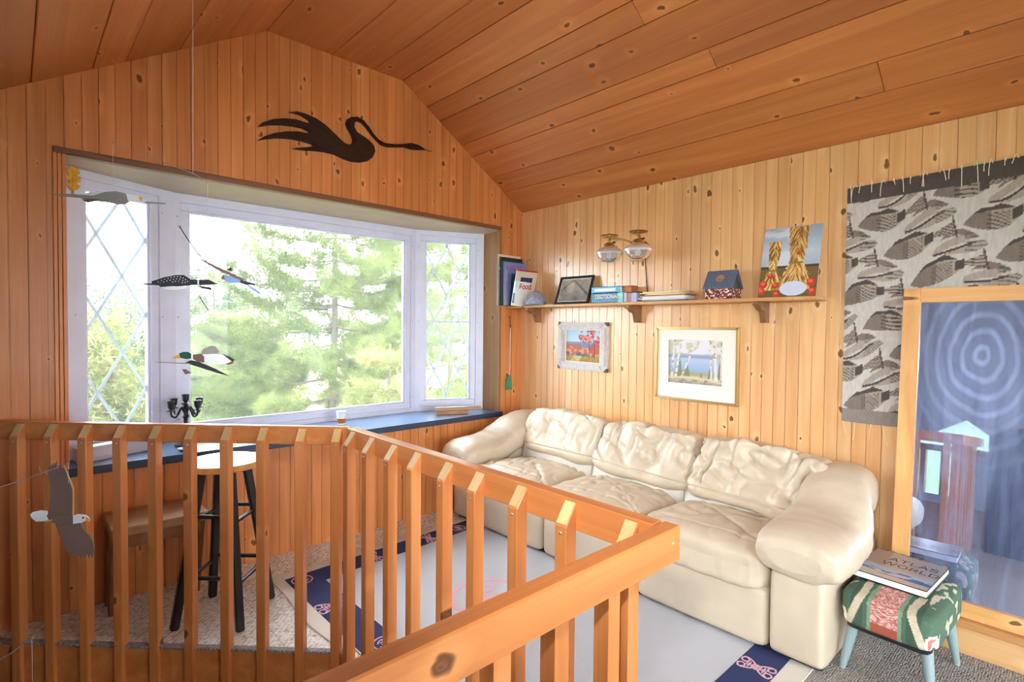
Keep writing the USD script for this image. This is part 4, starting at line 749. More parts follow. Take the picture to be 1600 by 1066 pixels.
# ------------------------------------------------------------------ swan carving on the gable
SW = [(-1.9453,2.6421),(-1.8906,2.6623),(-1.8346,2.6606),(-1.7773,2.6507),(-1.724,2.6287),(-1.6694,2.5958),(-1.6193,2.5607),(-1.5909,2.5441),(-1.5623,2.5424),(-1.5416,2.5559),(-1.537,2.5807),(-1.5509,2.6095),(-1.574,2.6412),(-1.5866,2.6699),(-1.5775,2.699),(-1.5454,2.7226),(-1.5046,2.7347),(-1.4631,2.7242),(-1.4269,2.6954),(-1.3901,2.6551),(-1.3529,2.6253),(-1.3025,2.6128),(-1.2252,2.6243),(-1.159,2.6423),(-1.0982,2.6637),(-1.0498,2.6634),(-0.9934,2.6505),(-0.9862,2.6403),(-1.0496,2.6257),(-1.1047,2.6177),(-1.1589,2.6203),(-1.2251,2.6038),(-1.2896,2.5898),(-1.334,2.5941),(-1.3715,2.6153),(-1.4085,2.645),(-1.445,2.6797),(-1.4749,2.7014),(-1.5045,2.7077),(-1.5244,2.6916),(-1.5278,2.6638),(-1.5079,2.6365),(-1.4628,2.6205),(-1.4205,2.6034),(-1.3874,2.5781),(-1.3774,2.5416),(-1.3958,2.4986),(-1.4323,2.4652),(-1.4861,2.4438),(-1.5448,2.4367),(-1.6021,2.4425),(-1.6582,2.4566),(-1.7238,2.4575),(-1.7878,2.4502),(-1.8603,2.4376),(-1.9227,2.4323),(-1.8806,2.4491),(-1.8243,2.4652),(-1.793,2.4797),(-1.8087,2.4872),(-1.8704,2.4897),(-1.9306,2.4882),(-2.0086,2.4742),(-2.0747,2.4522),(-2.1226,2.431),(-2.084,2.4654),(-2.0276,2.4987),(-1.9601,2.5255),(-1.8906,2.5431),(-1.8398,2.5458),(-1.8212,2.5565),(-1.8602,2.5679),(-1.9206,2.5654),(-1.9892,2.5545),(-2.0558,2.5371),(-2.1188,2.5112),(-2.093,2.5418),(-2.0369,2.576),(-1.9698,2.5999),(-1.9006,2.6125),(-1.8397,2.6086),(-1.8139,2.6123),(-1.8294,2.6265),(-1.8704,2.6427),(-1.9106,2.6447)]
BILL = [(-0.9934,2.6505),(-0.9242,2.6461),(-0.9213,2.6419),(-0.9862,2.6403)]
sp = Polygon(SW).buffer(0)
t = thing('swan_carving', 'dark carved wooden swan with outstretched neck mounted high on the gable', 'wall carving')
layers = []
for k, (d, zt) in enumerate(((0, .012), (.004, .017), (.009, .021), (.016, .024))):
    q = sp.buffer(-d)
    if q.area > 1e-4: layers.append(ext(q, zt))
obj('body', wallL(cat(layers), -.0125), 'swan_wood', t, smooth=False, axis=(1, 0, -.6))
obj('bill', wallL(ext(BILL, .008), -.0135), 'brass', t, smooth=False, label='brass coloured bill tip')
for q in (((-1.62, 2.545), (-1.72, 2.60), (-1.80, 2.635)), ((-1.60, 2.50), (-1.72, 2.55), (-1.83, 2.60)), ((-1.58, 2.45), (-1.70, 2.48), (-1.80, 2.54))):
    obj('feather_ridge', tube([(x, -.038, z) for x, z in q], [.002, .004, .001], 6), 'swan_wood', t)

# ------------------------------------------------------------------ two-armed brass wall lamp
t = thing('wall_lamp', 'two-armed brass wall lamp with squat glass shades above the shelf', 'lamp', (0, 0, 0))
obj('wall_plate', place(lathe([(0, .014), (.03, .012), (.038, .004), (.04, 0)], 24), (-.012, -1.215, 1.93), (0, -1, 0), (0, 0, 1), (-1, 0, 0)), 'brass', t)
for yy, zz, nm in ((-1.067, 1.905, 'a'), (-1.295, 1.905, 'b')):
    L_ = (-.20, yy, zz)
    ar = PchipInterpolator([0, .35, .7, 1], np.array([(-.02, -1.215, 1.93), (-.08, -1.215+(yy+1.215)*.25, 1.955), (-.15, -1.215+(yy+1.215)*.7, 1.985), (-.20, yy, 1.975)]))(np.linspace(0, 1, 16))
    obj('arm', tube(ar, .0055, 8), 'brass', t)
    obj('smoke_disc', lathe([(0, 2.010), (.012, 2.008), (.030, 1.998), (.056, 1.999), (.060, 2.002), (.058, 2.006), (.030, 2.006), (.012, 2.016), (0, 2.016)], 28, (L_[0], yy, 0)), 'brass', t, label=None)
    obj('stem', lathe([(.004, 2.02), (.006, 2.0), (.004, 1.985), (.009, 1.975), (.005, 1.965), (.008, 1.955), (.005, 1.948)], 16, (L_[0], yy, 0)), 'bright_brass', t)
    obj('gallery', lathe([(0, 1.956), (.026, 1.954), (.034, 1.948), (.036, 1.934), (.040, 1.930), (.040, 1.926), (.034, 1.926)], 28, (L_[0], yy, 0)), 'bright_brass', t)
    obj('switch_knob', place(lathe([(0, .02), (.006, .018), (.006, 0), (0, 0)], 12), (L_[0]+.01, yy-.02, 1.957), (1, 0, 0), (0, 0, 1), (0, -1, 0)), 'black_iron', t)
    s_ = obj('shade', lathe([(.033, 1.930), (.040, 1.926), (.062, 1.918), (.082, 1.903), (.089, 1.890), (.086, 1.876), (.084, 1.876), (.0865, 1.889), (.080, 1.901), (.061, 1.9155), (.040, 1.9235), (.033, 1.927)], 40, (L_[0], yy, 0)), 'frosted_glass', t)
    obj('bowl', lathe([(.086, 1.876), (.078, 1.858), (.062, 1.840), (.040, 1.828), (.018, 1.823), (0, 1.822), (0, 1.8245), (.018, 1.8255), (.039, 1.831), (.060, 1.843), (.076, 1.860), (.084, 1.876)], 40, (L_[0], yy, 0)), 'lamp_glass', s_, label='clear lower half of the shade')
    obj('bulb', lathe([(0, 1.845), (.012, 1.847), (.021, 1.858), (.023, 1.870), (.018, 1.886), (.012, 1.90), (.012, 1.925), (0, 1.925)], 20, (L_[0], yy, 0)), 'bulb', t)
obj('cord', tube(PchipInterpolator([0, .3, .6, 1], np.array([(-.014, -1.225, 1.90), (-.016, -1.232, 1.80), (-.015, -1.245, 1.68), (-.02, -1.262, Z0+.008)]))(np.linspace(0, 1, 20)), .0032, 6), 'dark_wire', t)

# ------------------------------------------------------------------ woven hanging
t = thing('woven_hanging', 'grey and white woven wall hanging with a fringe, behind the mirror', 'wall hanging')
W, H = .95, 1.19; O = np.array([-.021, -2.428, .914])
DK, MD, LT, WH = lin('544b47'), lin('82766d'), lin('a99c8f'), lin('c9c3bc')
def woven(u, v):
    x, y = u*W, v*H; px_, py_ = .30, .175; n = meshkit.noise(np.stack([x*160, y*40, 0*x], -1), 3)
    def motif(xx, yy):
        row = np.floor(yy/py_); q = xx+row*px_*.37; a_ = (q/px_) % 1; b_ = (yy/py_) % 1; mid = .5+.10*np.sin(a_*6.28)
        return a_, b_, (np.abs(b_-mid) < .33*np.sin(np.pi*np.clip((a_-.02)/.66, 0, 1))**.8), mid
    yy = y+.018*np.sin(x*16+y*5)-.30*x; a_, b_, lf, mid = motif(x, yy); c = np.tile(np.array(WH), (len(u), 1))
    a2, b2, lf2, mid2 = motif(x+.11, yy+py_*.5); c = blend(c, lf2, LT, .9); c = blend(c, lf2 & (b2 > mid2+.14), MD); c = blend(c, lf2 & (a2 > .42) & (((b2*24) % 1) < .36), DK, .8)
    c = blend(c, lf, LT); c = blend(c, lf & (a_ < .34), MD); c = blend(c, lf & (b_ > mid+.17), DK); c = blend(c, lf & (a_ > .28) & (a_ < .54) & ((b_*24) % 1 < .36) & (b_ < mid+.12), DK)
    wedge = (a_ > .64) & (np.abs(b_-.46) < .62*(a_-.60)) & (a_ < .92); c = blend(c, wedge, LT); c = blend(c, wedge & (((b_*22) % 1) < .44), DK); c = blend(c, (a_ > .56) & (a_ < .67) & (np.abs(b_-.46) < .12), DK)
    pale = (np.abs(b_-.03-.22*a_) < .07*np.sin(np.pi*a_)) | (np.abs(b_-1.0+.10*np.sin(a_*5)) < .06*np.sin(np.pi*a_)); c = blend(c, pale, WH)
    c = blend(c, np.abs(b_-.95-.05*np.sin(a_*9)) < .03*(a_ > .3)*(a_ < .8), DK); c = blend(c, (np.abs(a_-.97+.1*b_) < .012) & (b_ > .2) & (b_ < .8), DK)
    c = blend(c, (v > .935), DK); c = blend(c, v < .055, lin('8f857d')); return c*(.84+.2*n)[:, None]
m, u, v = grid(W, H, 200, 240); cc = np.clip(woven(u, v), 0, 1); V0 = m.vertices.copy(); wav = .004*np.sin(u*19)*np.clip(1-v*.7, 0, 1)+.002*np.sin(u*7+1); V0[:, 2] = wav
m.vertices = V0; back = m.copy(); back.vertices[:, 2] -= .003; back.faces = back.faces[:, ::-1]
V0[:, 1] += .03*u*(v)                                   # hangs a little higher at the right
m.vertices = V0
obj('cloth', place(cat(m, back), O, VX, VY), 'woven', t, smooth=False, color=np.vstack([cc, cc]))
rf_ = np.random.default_rng(3); fr_ = []
for k in range(17):
    x0 = .015+k*.055+rf_.uniform(-.012, .012); L = rf_.uniform(.07, .12); b = rf_.uniform(-.02, .02)
    fr_.append(tube(PchipInterpolator([0, .5, 1], [(x0, 0, .002), (x0+b, -L*.5, .008), (x0+b*1.6+rf_.uniform(-.01, .01), -L, .004)])(np.linspace(0, 1, 8)), .0018, 5))
for f_ in fr_: obj('fringe', place(f_, O, VX, VY), 'fringe', t)
for k in range(26):
    x0 = .004+k*.037+rf_.uniform(-.01, .01); L = rf_.uniform(.02, .09); b = rf_.uniform(-.03, .03); top = H+.03*x0/W
    f_ = tube(PchipInterpolator([0, .25, .5, 1], [(x0, top-.005, 0), (x0+b*.4, top+rf_.uniform(.004, .02), .008), (x0+b*.8, top-.012, .012), (x0+b, top-L, .009)])(np.linspace(0, 1, 10)), .0018, 5)
    obj('fringe', place(f_, O, VX, VY), 'fringe', t)

# ------------------------------------------------------------------ leaning mirror and the low pine step under it
t = thing('pine_step', 'low pine step board along the wall under the mirror', 'step')
obj('top_board', bx(-.205, -.02, -3.9, -2.72, .118, .148, .003), 'pine_frame', t, axis=1); obj('front_board', bx(-.19, -.172, -3.9, -2.72, 0.0005, .118, .002), 'pine_wall', t, axis=1); obj('side_board', bx(-.172, -.02, -2.738, -2.72, 0.0005, .118, .002), 'pine_wall', t)
t = thing('mirror', 'tall pine-framed mirror with a painted swirl of blurred reflection leaning on the wall hanging', 'mirror')
tl = math.atan2(.11, 1.38); Y1 = np.array([math.sin(tl), 0, math.cos(tl)]); Zn = np.array([-math.cos(tl), 0, math.sin(tl)]); O = np.array([-.161, -2.684, .149]); H, W, wd = 1.434, .80, .066
W0 = W
for q in ([(0, 0), (wd, 0), (wd, H), (0, H)], [(W-wd, 0), (W, 0), (W, H), (W-wd, H)], [(wd, 0), (W-wd, 0), (W-wd, wd), (wd, wd)], [(wd, H-wd), (W-wd, H-wd), (W-wd, H), (wd, H)]):
    p = Polygon(q).buffer(-.0004); obj('frame_side', place(cat(shift(ext(p, .030), 0, 0, -.016), shift(ext(p.buffer(-.003, join_style=2), .002), 0, 0, .0135)), O, VX, Y1, Zn), 'pine_frame', t, smooth=False)
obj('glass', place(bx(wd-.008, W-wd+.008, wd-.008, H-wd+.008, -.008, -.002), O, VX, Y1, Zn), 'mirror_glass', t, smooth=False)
obj('backing', place(bx(wd-.01, W-wd+.01, wd-.01, H-wd+.01, -.014, -.009), O, VX, Y1, Zn), 'brown_wood', t, smooth=False)
t = thing('figure_standin', 'navy cloth added as a stand-in for the dark figure reflected in the mirror', 'cloth')  # added cloth, stands in for the person the mirror would show
m, u, v = grid(.255, 1.18, 40, 20); V0 = m.vertices; V0[:, 2] = .022*np.sin(u*22)+.01*np.sin(u*9+v*4); m.vertices = V0; bk = m.copy(); bk.vertices[:, 2] -= .006; bk.faces = bk.faces[:, ::-1]
obj('cloth', place(cat(m, bk), (XL+.06, -2.98, -.12), (0, 1, 0), (0, 0, 1), (1, 0, 0)), 'figure_standin', t, smooth=True)
obj('rod', tube([(XL+.06, -3.0, 1.065), (XL+.06, -2.71, 1.065)], .008, 10), 'brass', t)

# ------------------------------------------------------------------ ottoman and its book
ot = thing('ottoman', 'small patchwork upholstered footstool with pale grey-blue tapered legs', 'footstool', (-.485, -2.792, 0), -3.0)
HX, HY, HZ = .240, .161, .070
def fabric(P):
    x, y, z = P[:, 0]/HX, P[:, 1]/HY, P[:, 2]; s = -y; n = meshkit.noise(P*140, 3); d = np.maximum(np.abs(x), 0)
    c = np.tile(np.array(lin('4d6a55')), (len(P), 1)); c = blend(c, (np.abs(y) > .45) & (np.abs(y) < .72), lin('3f5a49'))
    run = (z+HZ)/(2*HZ); f = -x
    front = (x < -.72); st = np.where(front, 1.0-run, 0)         # stripes fan outwards down the front face
    e = .42+.30*st+.06*(x+1)*(x > -.72)
    c = blend(c, (np.abs(y) > e) & (np.abs(y) < e+.17) & (x < -.30), lin('cfc3a9')); c = blend(c, (np.abs(y) > .26) & (np.abs(y) < .36), lin('7f9a7e'))
    pk = np.abs(y) < .27; c = blend(c, pk, lin('b76a62')); c = blend(c, pk & (x < -.35) & (meshkit.noise(P*np.array([260, 200, 260]), 8) > .52), lin('e0b7ae')); c = blend(c, pk & (z < -HZ*.25) & front, lin('a8573f'))
    c = blend(c, pk & (x > -.1), lin('c0bfa5'), .5)
    lv = meshkit.noise(P*np.array([38, 60, 30])+5, 4); c = blend(c, (np.abs(y) > .62) & (lv > .60) & (x > -.55), lin('c9bfa6')); c = blend(c, (np.abs(y) > .80) & front & (z < 0) & (lv > .42), lin('efe4d8')); c = blend(c, (np.abs(y) > .84) & front & (z < -.01) & (lv > .62), lin('c9736c'))
    return np.clip(c*(.86+.28*n)[:, None], 0, 1)
m = cushion((HX, HY, HZ), 7, 90, lambda S, q: .010*(1-S[:, 0]**2)*(1-S[:, 1]**2)*(S[:, 2] > 0))
obj('seat', shift(m, 0, 0, .264), 'upholstery', ot, smooth=True, color=fabric(m.vertices))
obj('base_board', shift(cushion((HX-.02, HY-.02, .012), 12, 12), 0, 0, .196), 'black_paint', ot, smooth=True)
for a_ in (-1, 1):
    for b_ in (-1, 1):
        p0, p1 = np.array([a_*.165, b_*.118, .20]), np.array([a_*.205 if a_ < 0 else a_*.19, b_*.148, .0008])
        obj('leg', tube([p0, p0*.5+p1*.5, p1], [.022, .018, .0115], 16), 'blue_grey_paint', ot)
Zb = .3455
bk_ = thing('coffee_table_book', 'large hardback atlas lying on the patchwork footstool', 'book', (-.405, -2.768, Zb), -4.0)
bw, bl, bt = .338, .262, .030
obj('pages', bx(-bw/2+.004, bw/2-.004, -bl/2+.004, bl/2-.002, .003, bt-.003), 'white_paper', bk_, smooth=False)
obj('cover', cat(bx(-bw/2, bw/2, -bl/2, bl/2, 0, .003), bx(-bw/2, bw/2, -bl/2, bl/2, bt-.003, bt), bx(-bw/2, bw/2, bl/2-.002, bl/2, 0, bt)), 'bk_black', bk_, smooth=False)
def atlas(u, v):
    c = vgrad(v, [(0, lin('bfb3a2')), (.14, lin('c9b79d')), (.24, lin('aebccb')), (.42, lin('a99c96')), (1, lin('a0948c'))]); n = n2(u*.8, v*3, 6, 3, 4)
    c = blend(c, (v > .12) & (v < .30) & (n > .50), lin('3f72b0')); c = blend(c, (v > .42) & (u < .30-.1*(v-.4)), lin('9c8676')); c = blend(c, (v > .45) & (u > .6) & (n > .52), lin('8fa3b4'), .7); c = blend(c, (v > .955) & (n2(u, v, 40, 2) > .5), lin('34302e'), .8); return c
art('cover_print', bl-.001, bw-.001, 90, 110, atlas, (-bw/2, bl/2, bt+.0004), (0, -1, 0), (1, 0, 0), 'gloss_print', bk_)
for txt, hh, px_, py_ in (('ATLAS', .040, .070, .222), ('WORLD', .040, .060, .160)):
    obj('lettering', place(meshkit.text_mesh(txt, hh, .0003), (-bw/2+py_, bl/2-px_, bt+.0006), (0, -1, 0), (1, 0, 0)), 'bk_grey', bk_, smooth=False)

# ------------------------------------------------------------------ bar stool, bench, things on the sill
st = thing('bar_stool', 'tall black-legged bar stool with a round white laminate seat behind the diagonal railing', 'stool', (-2.425, -.508, 0), 0)
obj('seat', lathe([(0, .74), (.162, .74), (.166, .738), (.166, .737)], 48), 'laminate_white', st, smooth=30)
obj('seat_edge', lathe([(0, .708), (.160, .708), (.1655, .712), (.1665, .737), (.163, .7385), (0, .7385)], 48), 'ply_edge', st, smooth=30, label='plywood coloured seat rim')
tops, feet = [], []
for k in range(4):
    a_ = math.radians(91+90*k); p0 = np.array([.095*math.cos(a_), .095*math.sin(a_), .709]); p1 = np.array([-.0+.212*math.cos(a_), .212*math.sin(a_), .0005]); tops.append(p0); feet.append(p1)
    obj('leg', beam(p1, p0, .036, .036, .006, upv=(math.cos(a_), math.sin(a_), 0)), 'black_paint', st)
for k in range(4):
    for h in (.20, .47):
        q = lambda j, z: tops[j % 4]+(feet[j % 4]-tops[j % 4])*(.709-z)/.709
        zz = h+(.025 if k % 2 else 0); obj('rung', tube([q(k, zz), q(k+1, zz)], .0095, 10), 'black_paint', st)
bn = thing('wooden_bench', 'small brown wooden bench standing against the wall under the window sill', 'bench')
obj('top', bx(-2.845, -2.450, -.335, -.022, .410, .452, .005), 'bench_wood', bn, axis=0); obj('apron', bx(-2.80, -2.485, -.315, -.295, .352, .418, .002), 'brown_wood', bn, axis=0); obj('apron', bx(-2.80, -2.485, -.07, -.05, .352, .418, .002), 'brown_wood', bn, axis=0)
for sx, xx in ((-1, -2.825), (1, -2.475)):
    for yt, yf in ((-.285, -.165), (-.07, -.045)): obj('leg', beam((xx, yf, .0005), (xx, yt, .42), .030, .045, .003, upv=(0, 1, 0)), 'brown_wood', bn)
cd = thing('candelabra', 'black five-cup candelabra on the window sill in front of the left mullion', 'candelabra', (-2.441, .20, SILL+.0005))
obj('stem', lathe([(0, 0), (.055, 0), (.057, .008), (.040, .016), (.016, .03), (.011, .06), (.018, .075), (.010, .09), (.010, .15), (.019, .165), (.012, .178), (.010, .21), (.016, .222), (.008, .235)], 24), 'black_iron', cd)
def cup(p): return lathe([(0, 0), (.022, .001), (.024, .004), (.010, .008), (.009, .014), (.016, .022), (.0185, .050), (.0205, .052), (.0205, .056), (.014, .056), (.013, .03), (0, .03)], 20, p)
obj('cup', cup((0, 0, .234)), 'black_iron', cd)
for k in range(4):
    a_ = math.radians(28+90*k); c2, s2 = math.cos(a_), math.sin(a_)
    pr = PchipInterpolator(np.linspace(0, 1, 6), [(.008, .19), (.026, .215), (.045, .195), (.062, .168), (.085, .178), (.090, .208)])(np.linspace(0, 1, 22))
    b = obj('arm', tube([(r*c2, r*s2, z) for r, z in pr], np.linspace(.0065, .005, 22), 8), 'black_iron', cd); obj('cup', cup((.090*c2, .090*s2, .205)), 'black_iron', b)
t = thing('jar', 'small white tumbler-like candle jar on the sill right of the railing bend', 'jar', (-1.492, .232, SILL+.0005))
obj('jar', lathe([(0, 0), (.022, 0), (.026, .012), (.031, .070), (.032, .085), (.028, .085), (.027, .07), (0, .068)], 28), 'bk_white', t); obj('label_band', lathe([(.0265, .014), (.0292, .045), (.0297, .045), (.0270, .014)], 28), 'bk_orange', t, smooth=False, label='orange lower label'); obj('lid', lathe([(0, .097), (.033, .095), (.034, .086), (.032, .084), (0, .084)], 28), 'white_frame', t)
rd_ = math.degrees(math.atan2(-.235, .53))
tag(obj('wood_block', shift(rot(bx(0, .255, -.02, .02, 0, .028, .002), rd_, (0, 0, 1)), -.745, .168, SILL+.0006), 'jamb_wood', axis=(1, -.44, 0)), 'short orange-brown wood strip on the sill, lower of two', 'wood strip')
tag(obj('wood_block', shift(rot(bx(-.004, .365, -.016, .018, 0, .028, .002), rd_, (0, 0, 1)), -.745, .170, SILL+.0292), 'bench_wood', axis=(1, -.44, 0)), 'longer pale wood strip lying on the shorter strip on the sill', 'wood strip')
t = thing('dish', 'small grey dish on the front edge of the sill above the bench', 'dish', (-2.47, .055, SILL+.0005)); plain('pewter', lin('8b8c8e'), 0.35, 0.6)
obj('bowl', lathe([(0, 0), (.03, 0), (.042, .008), (.044, .013), (.040, .012), (.028, .004), (0, .003)], 28), 'pewter', t); obj('stone', shift(trimesh.creation.icosphere(2, .012), 0, 0, .0155), 'black_iron', t)
for a_, b_, z_, lab_, c_ in ((-2.87, -2.58, 0, 'white rectangular box lying along the left end of the window sill', 'white_frame'),):
    t = thing('white_box', lab_, 'box', (0, 0, 0)); P0_ = np.array([-2.93, .10, SILL+.0006]); P1_ = np.array([-2.60, .245, SILL+.0006])
    obj('body', shift(beam(P0_, P1_, .07, .07, .003), 0, 0, .0352), 'white_frame', t); obj('lip', shift(beam(P0_+[0, -.03, 0], P1_+[0, -.03, 0], .03, .016, .002), 0, -.012, .0085), 'white_frame', t)
# ------------------------------------------------------------------ fly swatter and gold leaf
t = thing('fly_swatter', 'green fly swatter hanging on a hook between window and shelf', 'fly swatter')
obj('hook', tube([(-.150, -.012, 1.47), (-.150, -.03, 1.465), (-.152, -.035, 1.40), (-.148, -.033, 1.375), (-.140, -.03, 1.385), (-.140, -.028, 1.40)], .0028, 6), 'black_iron', t)
obj('handle', cat(tube([(-.146, -.031, 1.375), (-.152, -.03, 1.20), (-.158, -.03, .985)], .0014, 6), tube([(-.146, -.031, 1.375), (-.140, -.03, 1.20), (-.146, -.03, .985)], .0014, 6)), 'white_frame', t)
sw_ = Polygon([(-.192, .86), (-.118, .862), (-.122, .94), (-.138, .975), (-.150, .99), (-.162, .985), (-.182, .95), (-.194, .90)])
hs = [sbox(-.186+i*.012, .872+j*.012, -.180+i*.012, .878+j*.012) for i in range(6) for j in range(6)]
obj('flap', wallL(ext(sw_.difference(shapely.union_all(hs)), .004), -.027), 'swatter_green', t, smooth=False)
LF = [(0, .0), (.004, .02), (-.012, .03), (-.02, .045), (-.006, .055), (-.024, .07), (-.026, .088), (-.008, .092), (-.024, .11), (-.02, .128), (-.004, .13), (-.006, .15), (.004, .165), (.014, .15), (.012, .132), (.028, .13), (.036, .112), (.018, .095), (.036, .09), (.04, .072), (.02, .06), (.034, .048), (.028, .032), (.010, .022), (.008, 0)]
plain('amber', lin('d9a13d'), 0.3, bump=0.5, bscale=50, var=0.2)
t = thing('leaf_ornament', 'amber leaf ornament hung at the top left corner of the bay window', 'ornament'); dL = np.array([.535, .255, 0]); dL /= np.linalg.norm(dL); oL = np.array([-dL[1], dL[0], 0])
obj('leaf', place(ext(Polygon(LF).buffer(.001), .006), np.array([-2.98, .165, 2.02])+dL*.045-oL*.0085, dL, (0, 0, 1), -oL), 'amber', t, smooth=False)
obj('vein', place(tube([(.005, .005, .007), (.004, .08, .008), (.004, .155, .007)], .002, 6), np.array([-2.98, .165, 2.02])+dL*.045-oL*.0085, dL, (0, 0, 1), -oL), 'amber', t)

# ------------------------------------------------------------------ bird mobiles over the stair opening
BX = np.array([cy, -sy, 0.0]); BZ = np.array([-sy, -cy, 0.0])     # the mobiles happen to hang side-on to the landing
for nm, c in (('bird_brown', '7a6054'), ('bird_white', 'f1f0ee'), ('bird_grey', '9a948e'), ('bird_dark', '35353b'), ('bird_green', '1f5c4c'), ('bird_yellow', 'e3b33c'), ('bird_blue', '7f9cc9'), ('bird_rust', '8a5138'), ('bird_tan', 'c99a62')): plain(nm, lin(c), 0.65)
S = 1.5/FPX
def part(parent, name, pts, mt, org, sc, ox, oy, depth=0.0, th=.003, slope=0.0, ax=None, label=None, rnd=.6):
    """Flat card piece: pts in drawing units (x right, y down), sc metres per unit; slope leans it back with distance from the line y = ax."""
    q = [((x-ox)*sc, -(y-oy)*sc) for x, y in pts]; g = Polygon(q).buffer(0); g = g.buffer(rnd*sc*1.5).buffer(-rnd*sc*1.5)
    m = place(shift(ext(g, th), 0, 0, depth), org, BX, (0, 0, 1), BZ)
    if slope: d = (org[2]-(ax-oy)*sc-m.vertices[:, 2]); m.vertices = m.vertices+BZ*(np.abs(d)*slope)[:, None]*1.0
    return obj(name, m, mt, parent, smooth=False, label=label)
# foreground eagle
o = np.array([-3.049, -1.355, .861]); k = S/5.607*1.07; ox, oy = 365, 590
e = thing('bird_ornament', 'brown and white cut-out eagle with spread wings hanging in front of the left balusters', 'bird mobile')
part(e, 'upper_wing', [(140,290),(152,250),(160,272),(178,236),(186,270),(200,222),(212,285),(226,294),(225,262),(246,255),(262,300),(270,262),(300,310),(350,390),(380,440),(395,520),(415,620),(420,650),(215,650),(205,520),(190,430),(160,360)], 'bird_brown', o, k, ox, oy, 0, slope=-.25, ax=650)
part(e, 'lower_wing', [(270,690),(480,700),(520,760),(575,800),(610,850),(628,900),(622,965),(600,930),(598,972),(575,925),(566,975),(540,940),(530,972),(510,940),(495,968),(470,940),(430,940),(390,890),(350,830),(310,770)], 'bird_brown', o, k, ox, oy, 0, slope=.25, ax=700)
part(e, 'wing_edge', [(270,262),(300,305),(350,385),(384,438),(400,520),(420,645),(412,645),(392,520),(374,440),(340,390)], 'bird_tan', o, k, ox, oy, .001, slope=-.25, ax=650, rnd=.1)
part(e, 'body', [(215,640),(300,636),(430,640),(432,706),(340,718),(270,702),(235,682)], 'bird_brown', o, k, ox, oy, .005)
part(e, 'head', [(430,640),(470,630),(530,636),(560,660),(564,684),(552,686),(540,678),(500,698),(430,708)], 'bird_white', o, k, ox, oy, .005); part(e, 'beak', [(540,652),(562,660),(568,686),(556,690),(546,676)], 'bird_yellow', o, k, ox, oy, .007, rnd=.1); part(e, 'eye', [(508,650),(522,650),(522,662),(508,662)], 'bird_dark', o, k, ox, oy, .0085, th=.001)
part(e, 'tail', [(215,608),(160,603),(95,618),(78,640),(95,670),(130,695),(185,690),(238,682),(215,645)], 'bird_white', o, k, ox, oy, .004); part(e, 'feet', [(200,686),(262,672),(262,682),(205,696)], 'bird_yellow', o, k, ox, oy, .006, rnd=.1)
obj('thread', tube([o+BX*((150-ox)*k)+[0, 0, -(290-oy)*k], o+BX*((140-ox)*k)+[0, 0, (-(285-oy))*k+.012]], .0006, 5), 'thread', e)
# small top eagle
o = np.array([-2.955, -1.412, 1.733]); k = S/3.807; ox, oy = 640, 490
e = thing('bird_ornament', 'grey-winged cut-out eagle with a white head gliding in front of the left casement', 'bird mobile')
part(e, 'far_wing', [(450,478),(520,458),(600,462),(640,470),(560,486)], 'bird_white', o, k, ox, oy, -.01); part(e, 'body', [(480,505),(560,482),(620,462),(690,457),(730,466),(762,480),(768,515),(740,532),(700,535),(640,522),(560,515)], 'bird_grey', o, k, ox, oy, 0)
part(e, 'near_wing', [(305,482),(420,478),(600,490),(700,494),(690,504),(560,506),(400,494)], 'bird_grey', o, k, ox, oy, .006, rnd=.1); part(e, 'tail', [(490,512),(560,502),(600,508),(520,525)], 'bird_brown', o, k, ox, oy, .002)
part(e, 'head', [(755,474),(800,478),(838,486),(850,500),(820,513),(765,516)], 'bird_white', o, k, ox, oy, .004); part(e, 'beak', [(832,488),(852,494),(850,512),(836,508)], 'bird_yellow', o, k, ox, oy, .006, rnd=.1); part(e, 'wing_tip', [(850,512),(972,520),(972,526),(850,521)], 'bird_grey', o, k, ox, oy, -.006, rnd=.1)
# loon
o = np.array([-2.806, -1.558, 1.499]); k = S/3.555; ox, oy = 231, 356
e = thing('bird_ornament', 'black cut-out loon with white spots gliding before the window mullion', 'bird mobile')
part(e, 'body', [(62,358),(130,335),(200,321),(240,321),(280,345),(320,347),(345,346),(345,376),(300,375),(265,378),(200,384),(120,378),(65,372)], 'bird_dark', o, k, ox, oy); part(e, 'head', [(330,346),(380,345),(400,354),(400,372),(335,377)], 'bird_dark', o, k, ox, oy, .002); part(e, 'beak', [(398,355),(436,369),(398,373)], 'bird_dark', o, k, ox, oy, .003, rnd=.1)
part(e, 'belly', [(100,384),(170,378),(258,376),(250,395),(200,405),(140,402)], 'bird_white', o, k, ox, oy, -.002); part(e, 'wing', [(0,371),(90,370),(190,367),(262,372),(180,383),(120,389),(110,380),(0,375)], 'bird_dark', o, k, ox, oy, .006, rnd=.1); part(e, 'far_wing', [(305,376),(385,388),(386,402),(330,392)], 'bird_dark', o, k, ox, oy, -.006)
for q in [(100, 360), (118, 352), (136, 345), (155, 340), (172, 335), (190, 332), (207, 330), (224, 332), (238, 338), (252, 346), (262, 356), (250, 362), (236, 352), (220, 344), (202, 342), (184, 346), (166, 350), (148, 355), (130, 360), (112, 368), (214, 356), (196, 356), (234, 364), (180, 360)]:
    obj('spot', place(lathe([(0, .0008), (2.6*k, .0008), (2.9*k, 0)], 8), o+BX*((q[0]-ox)*k)+[0, 0, -(q[1]-oy)*k]+BZ*.003, BX, (0, 0, 1), BZ), 'bird_white', e, smooth=False)
part(e, 'collar', [(318,350),(326,350),(326,372),(318,372)], 'bird_white', o, k, ox, oy, .003, th=.001, rnd=.1)
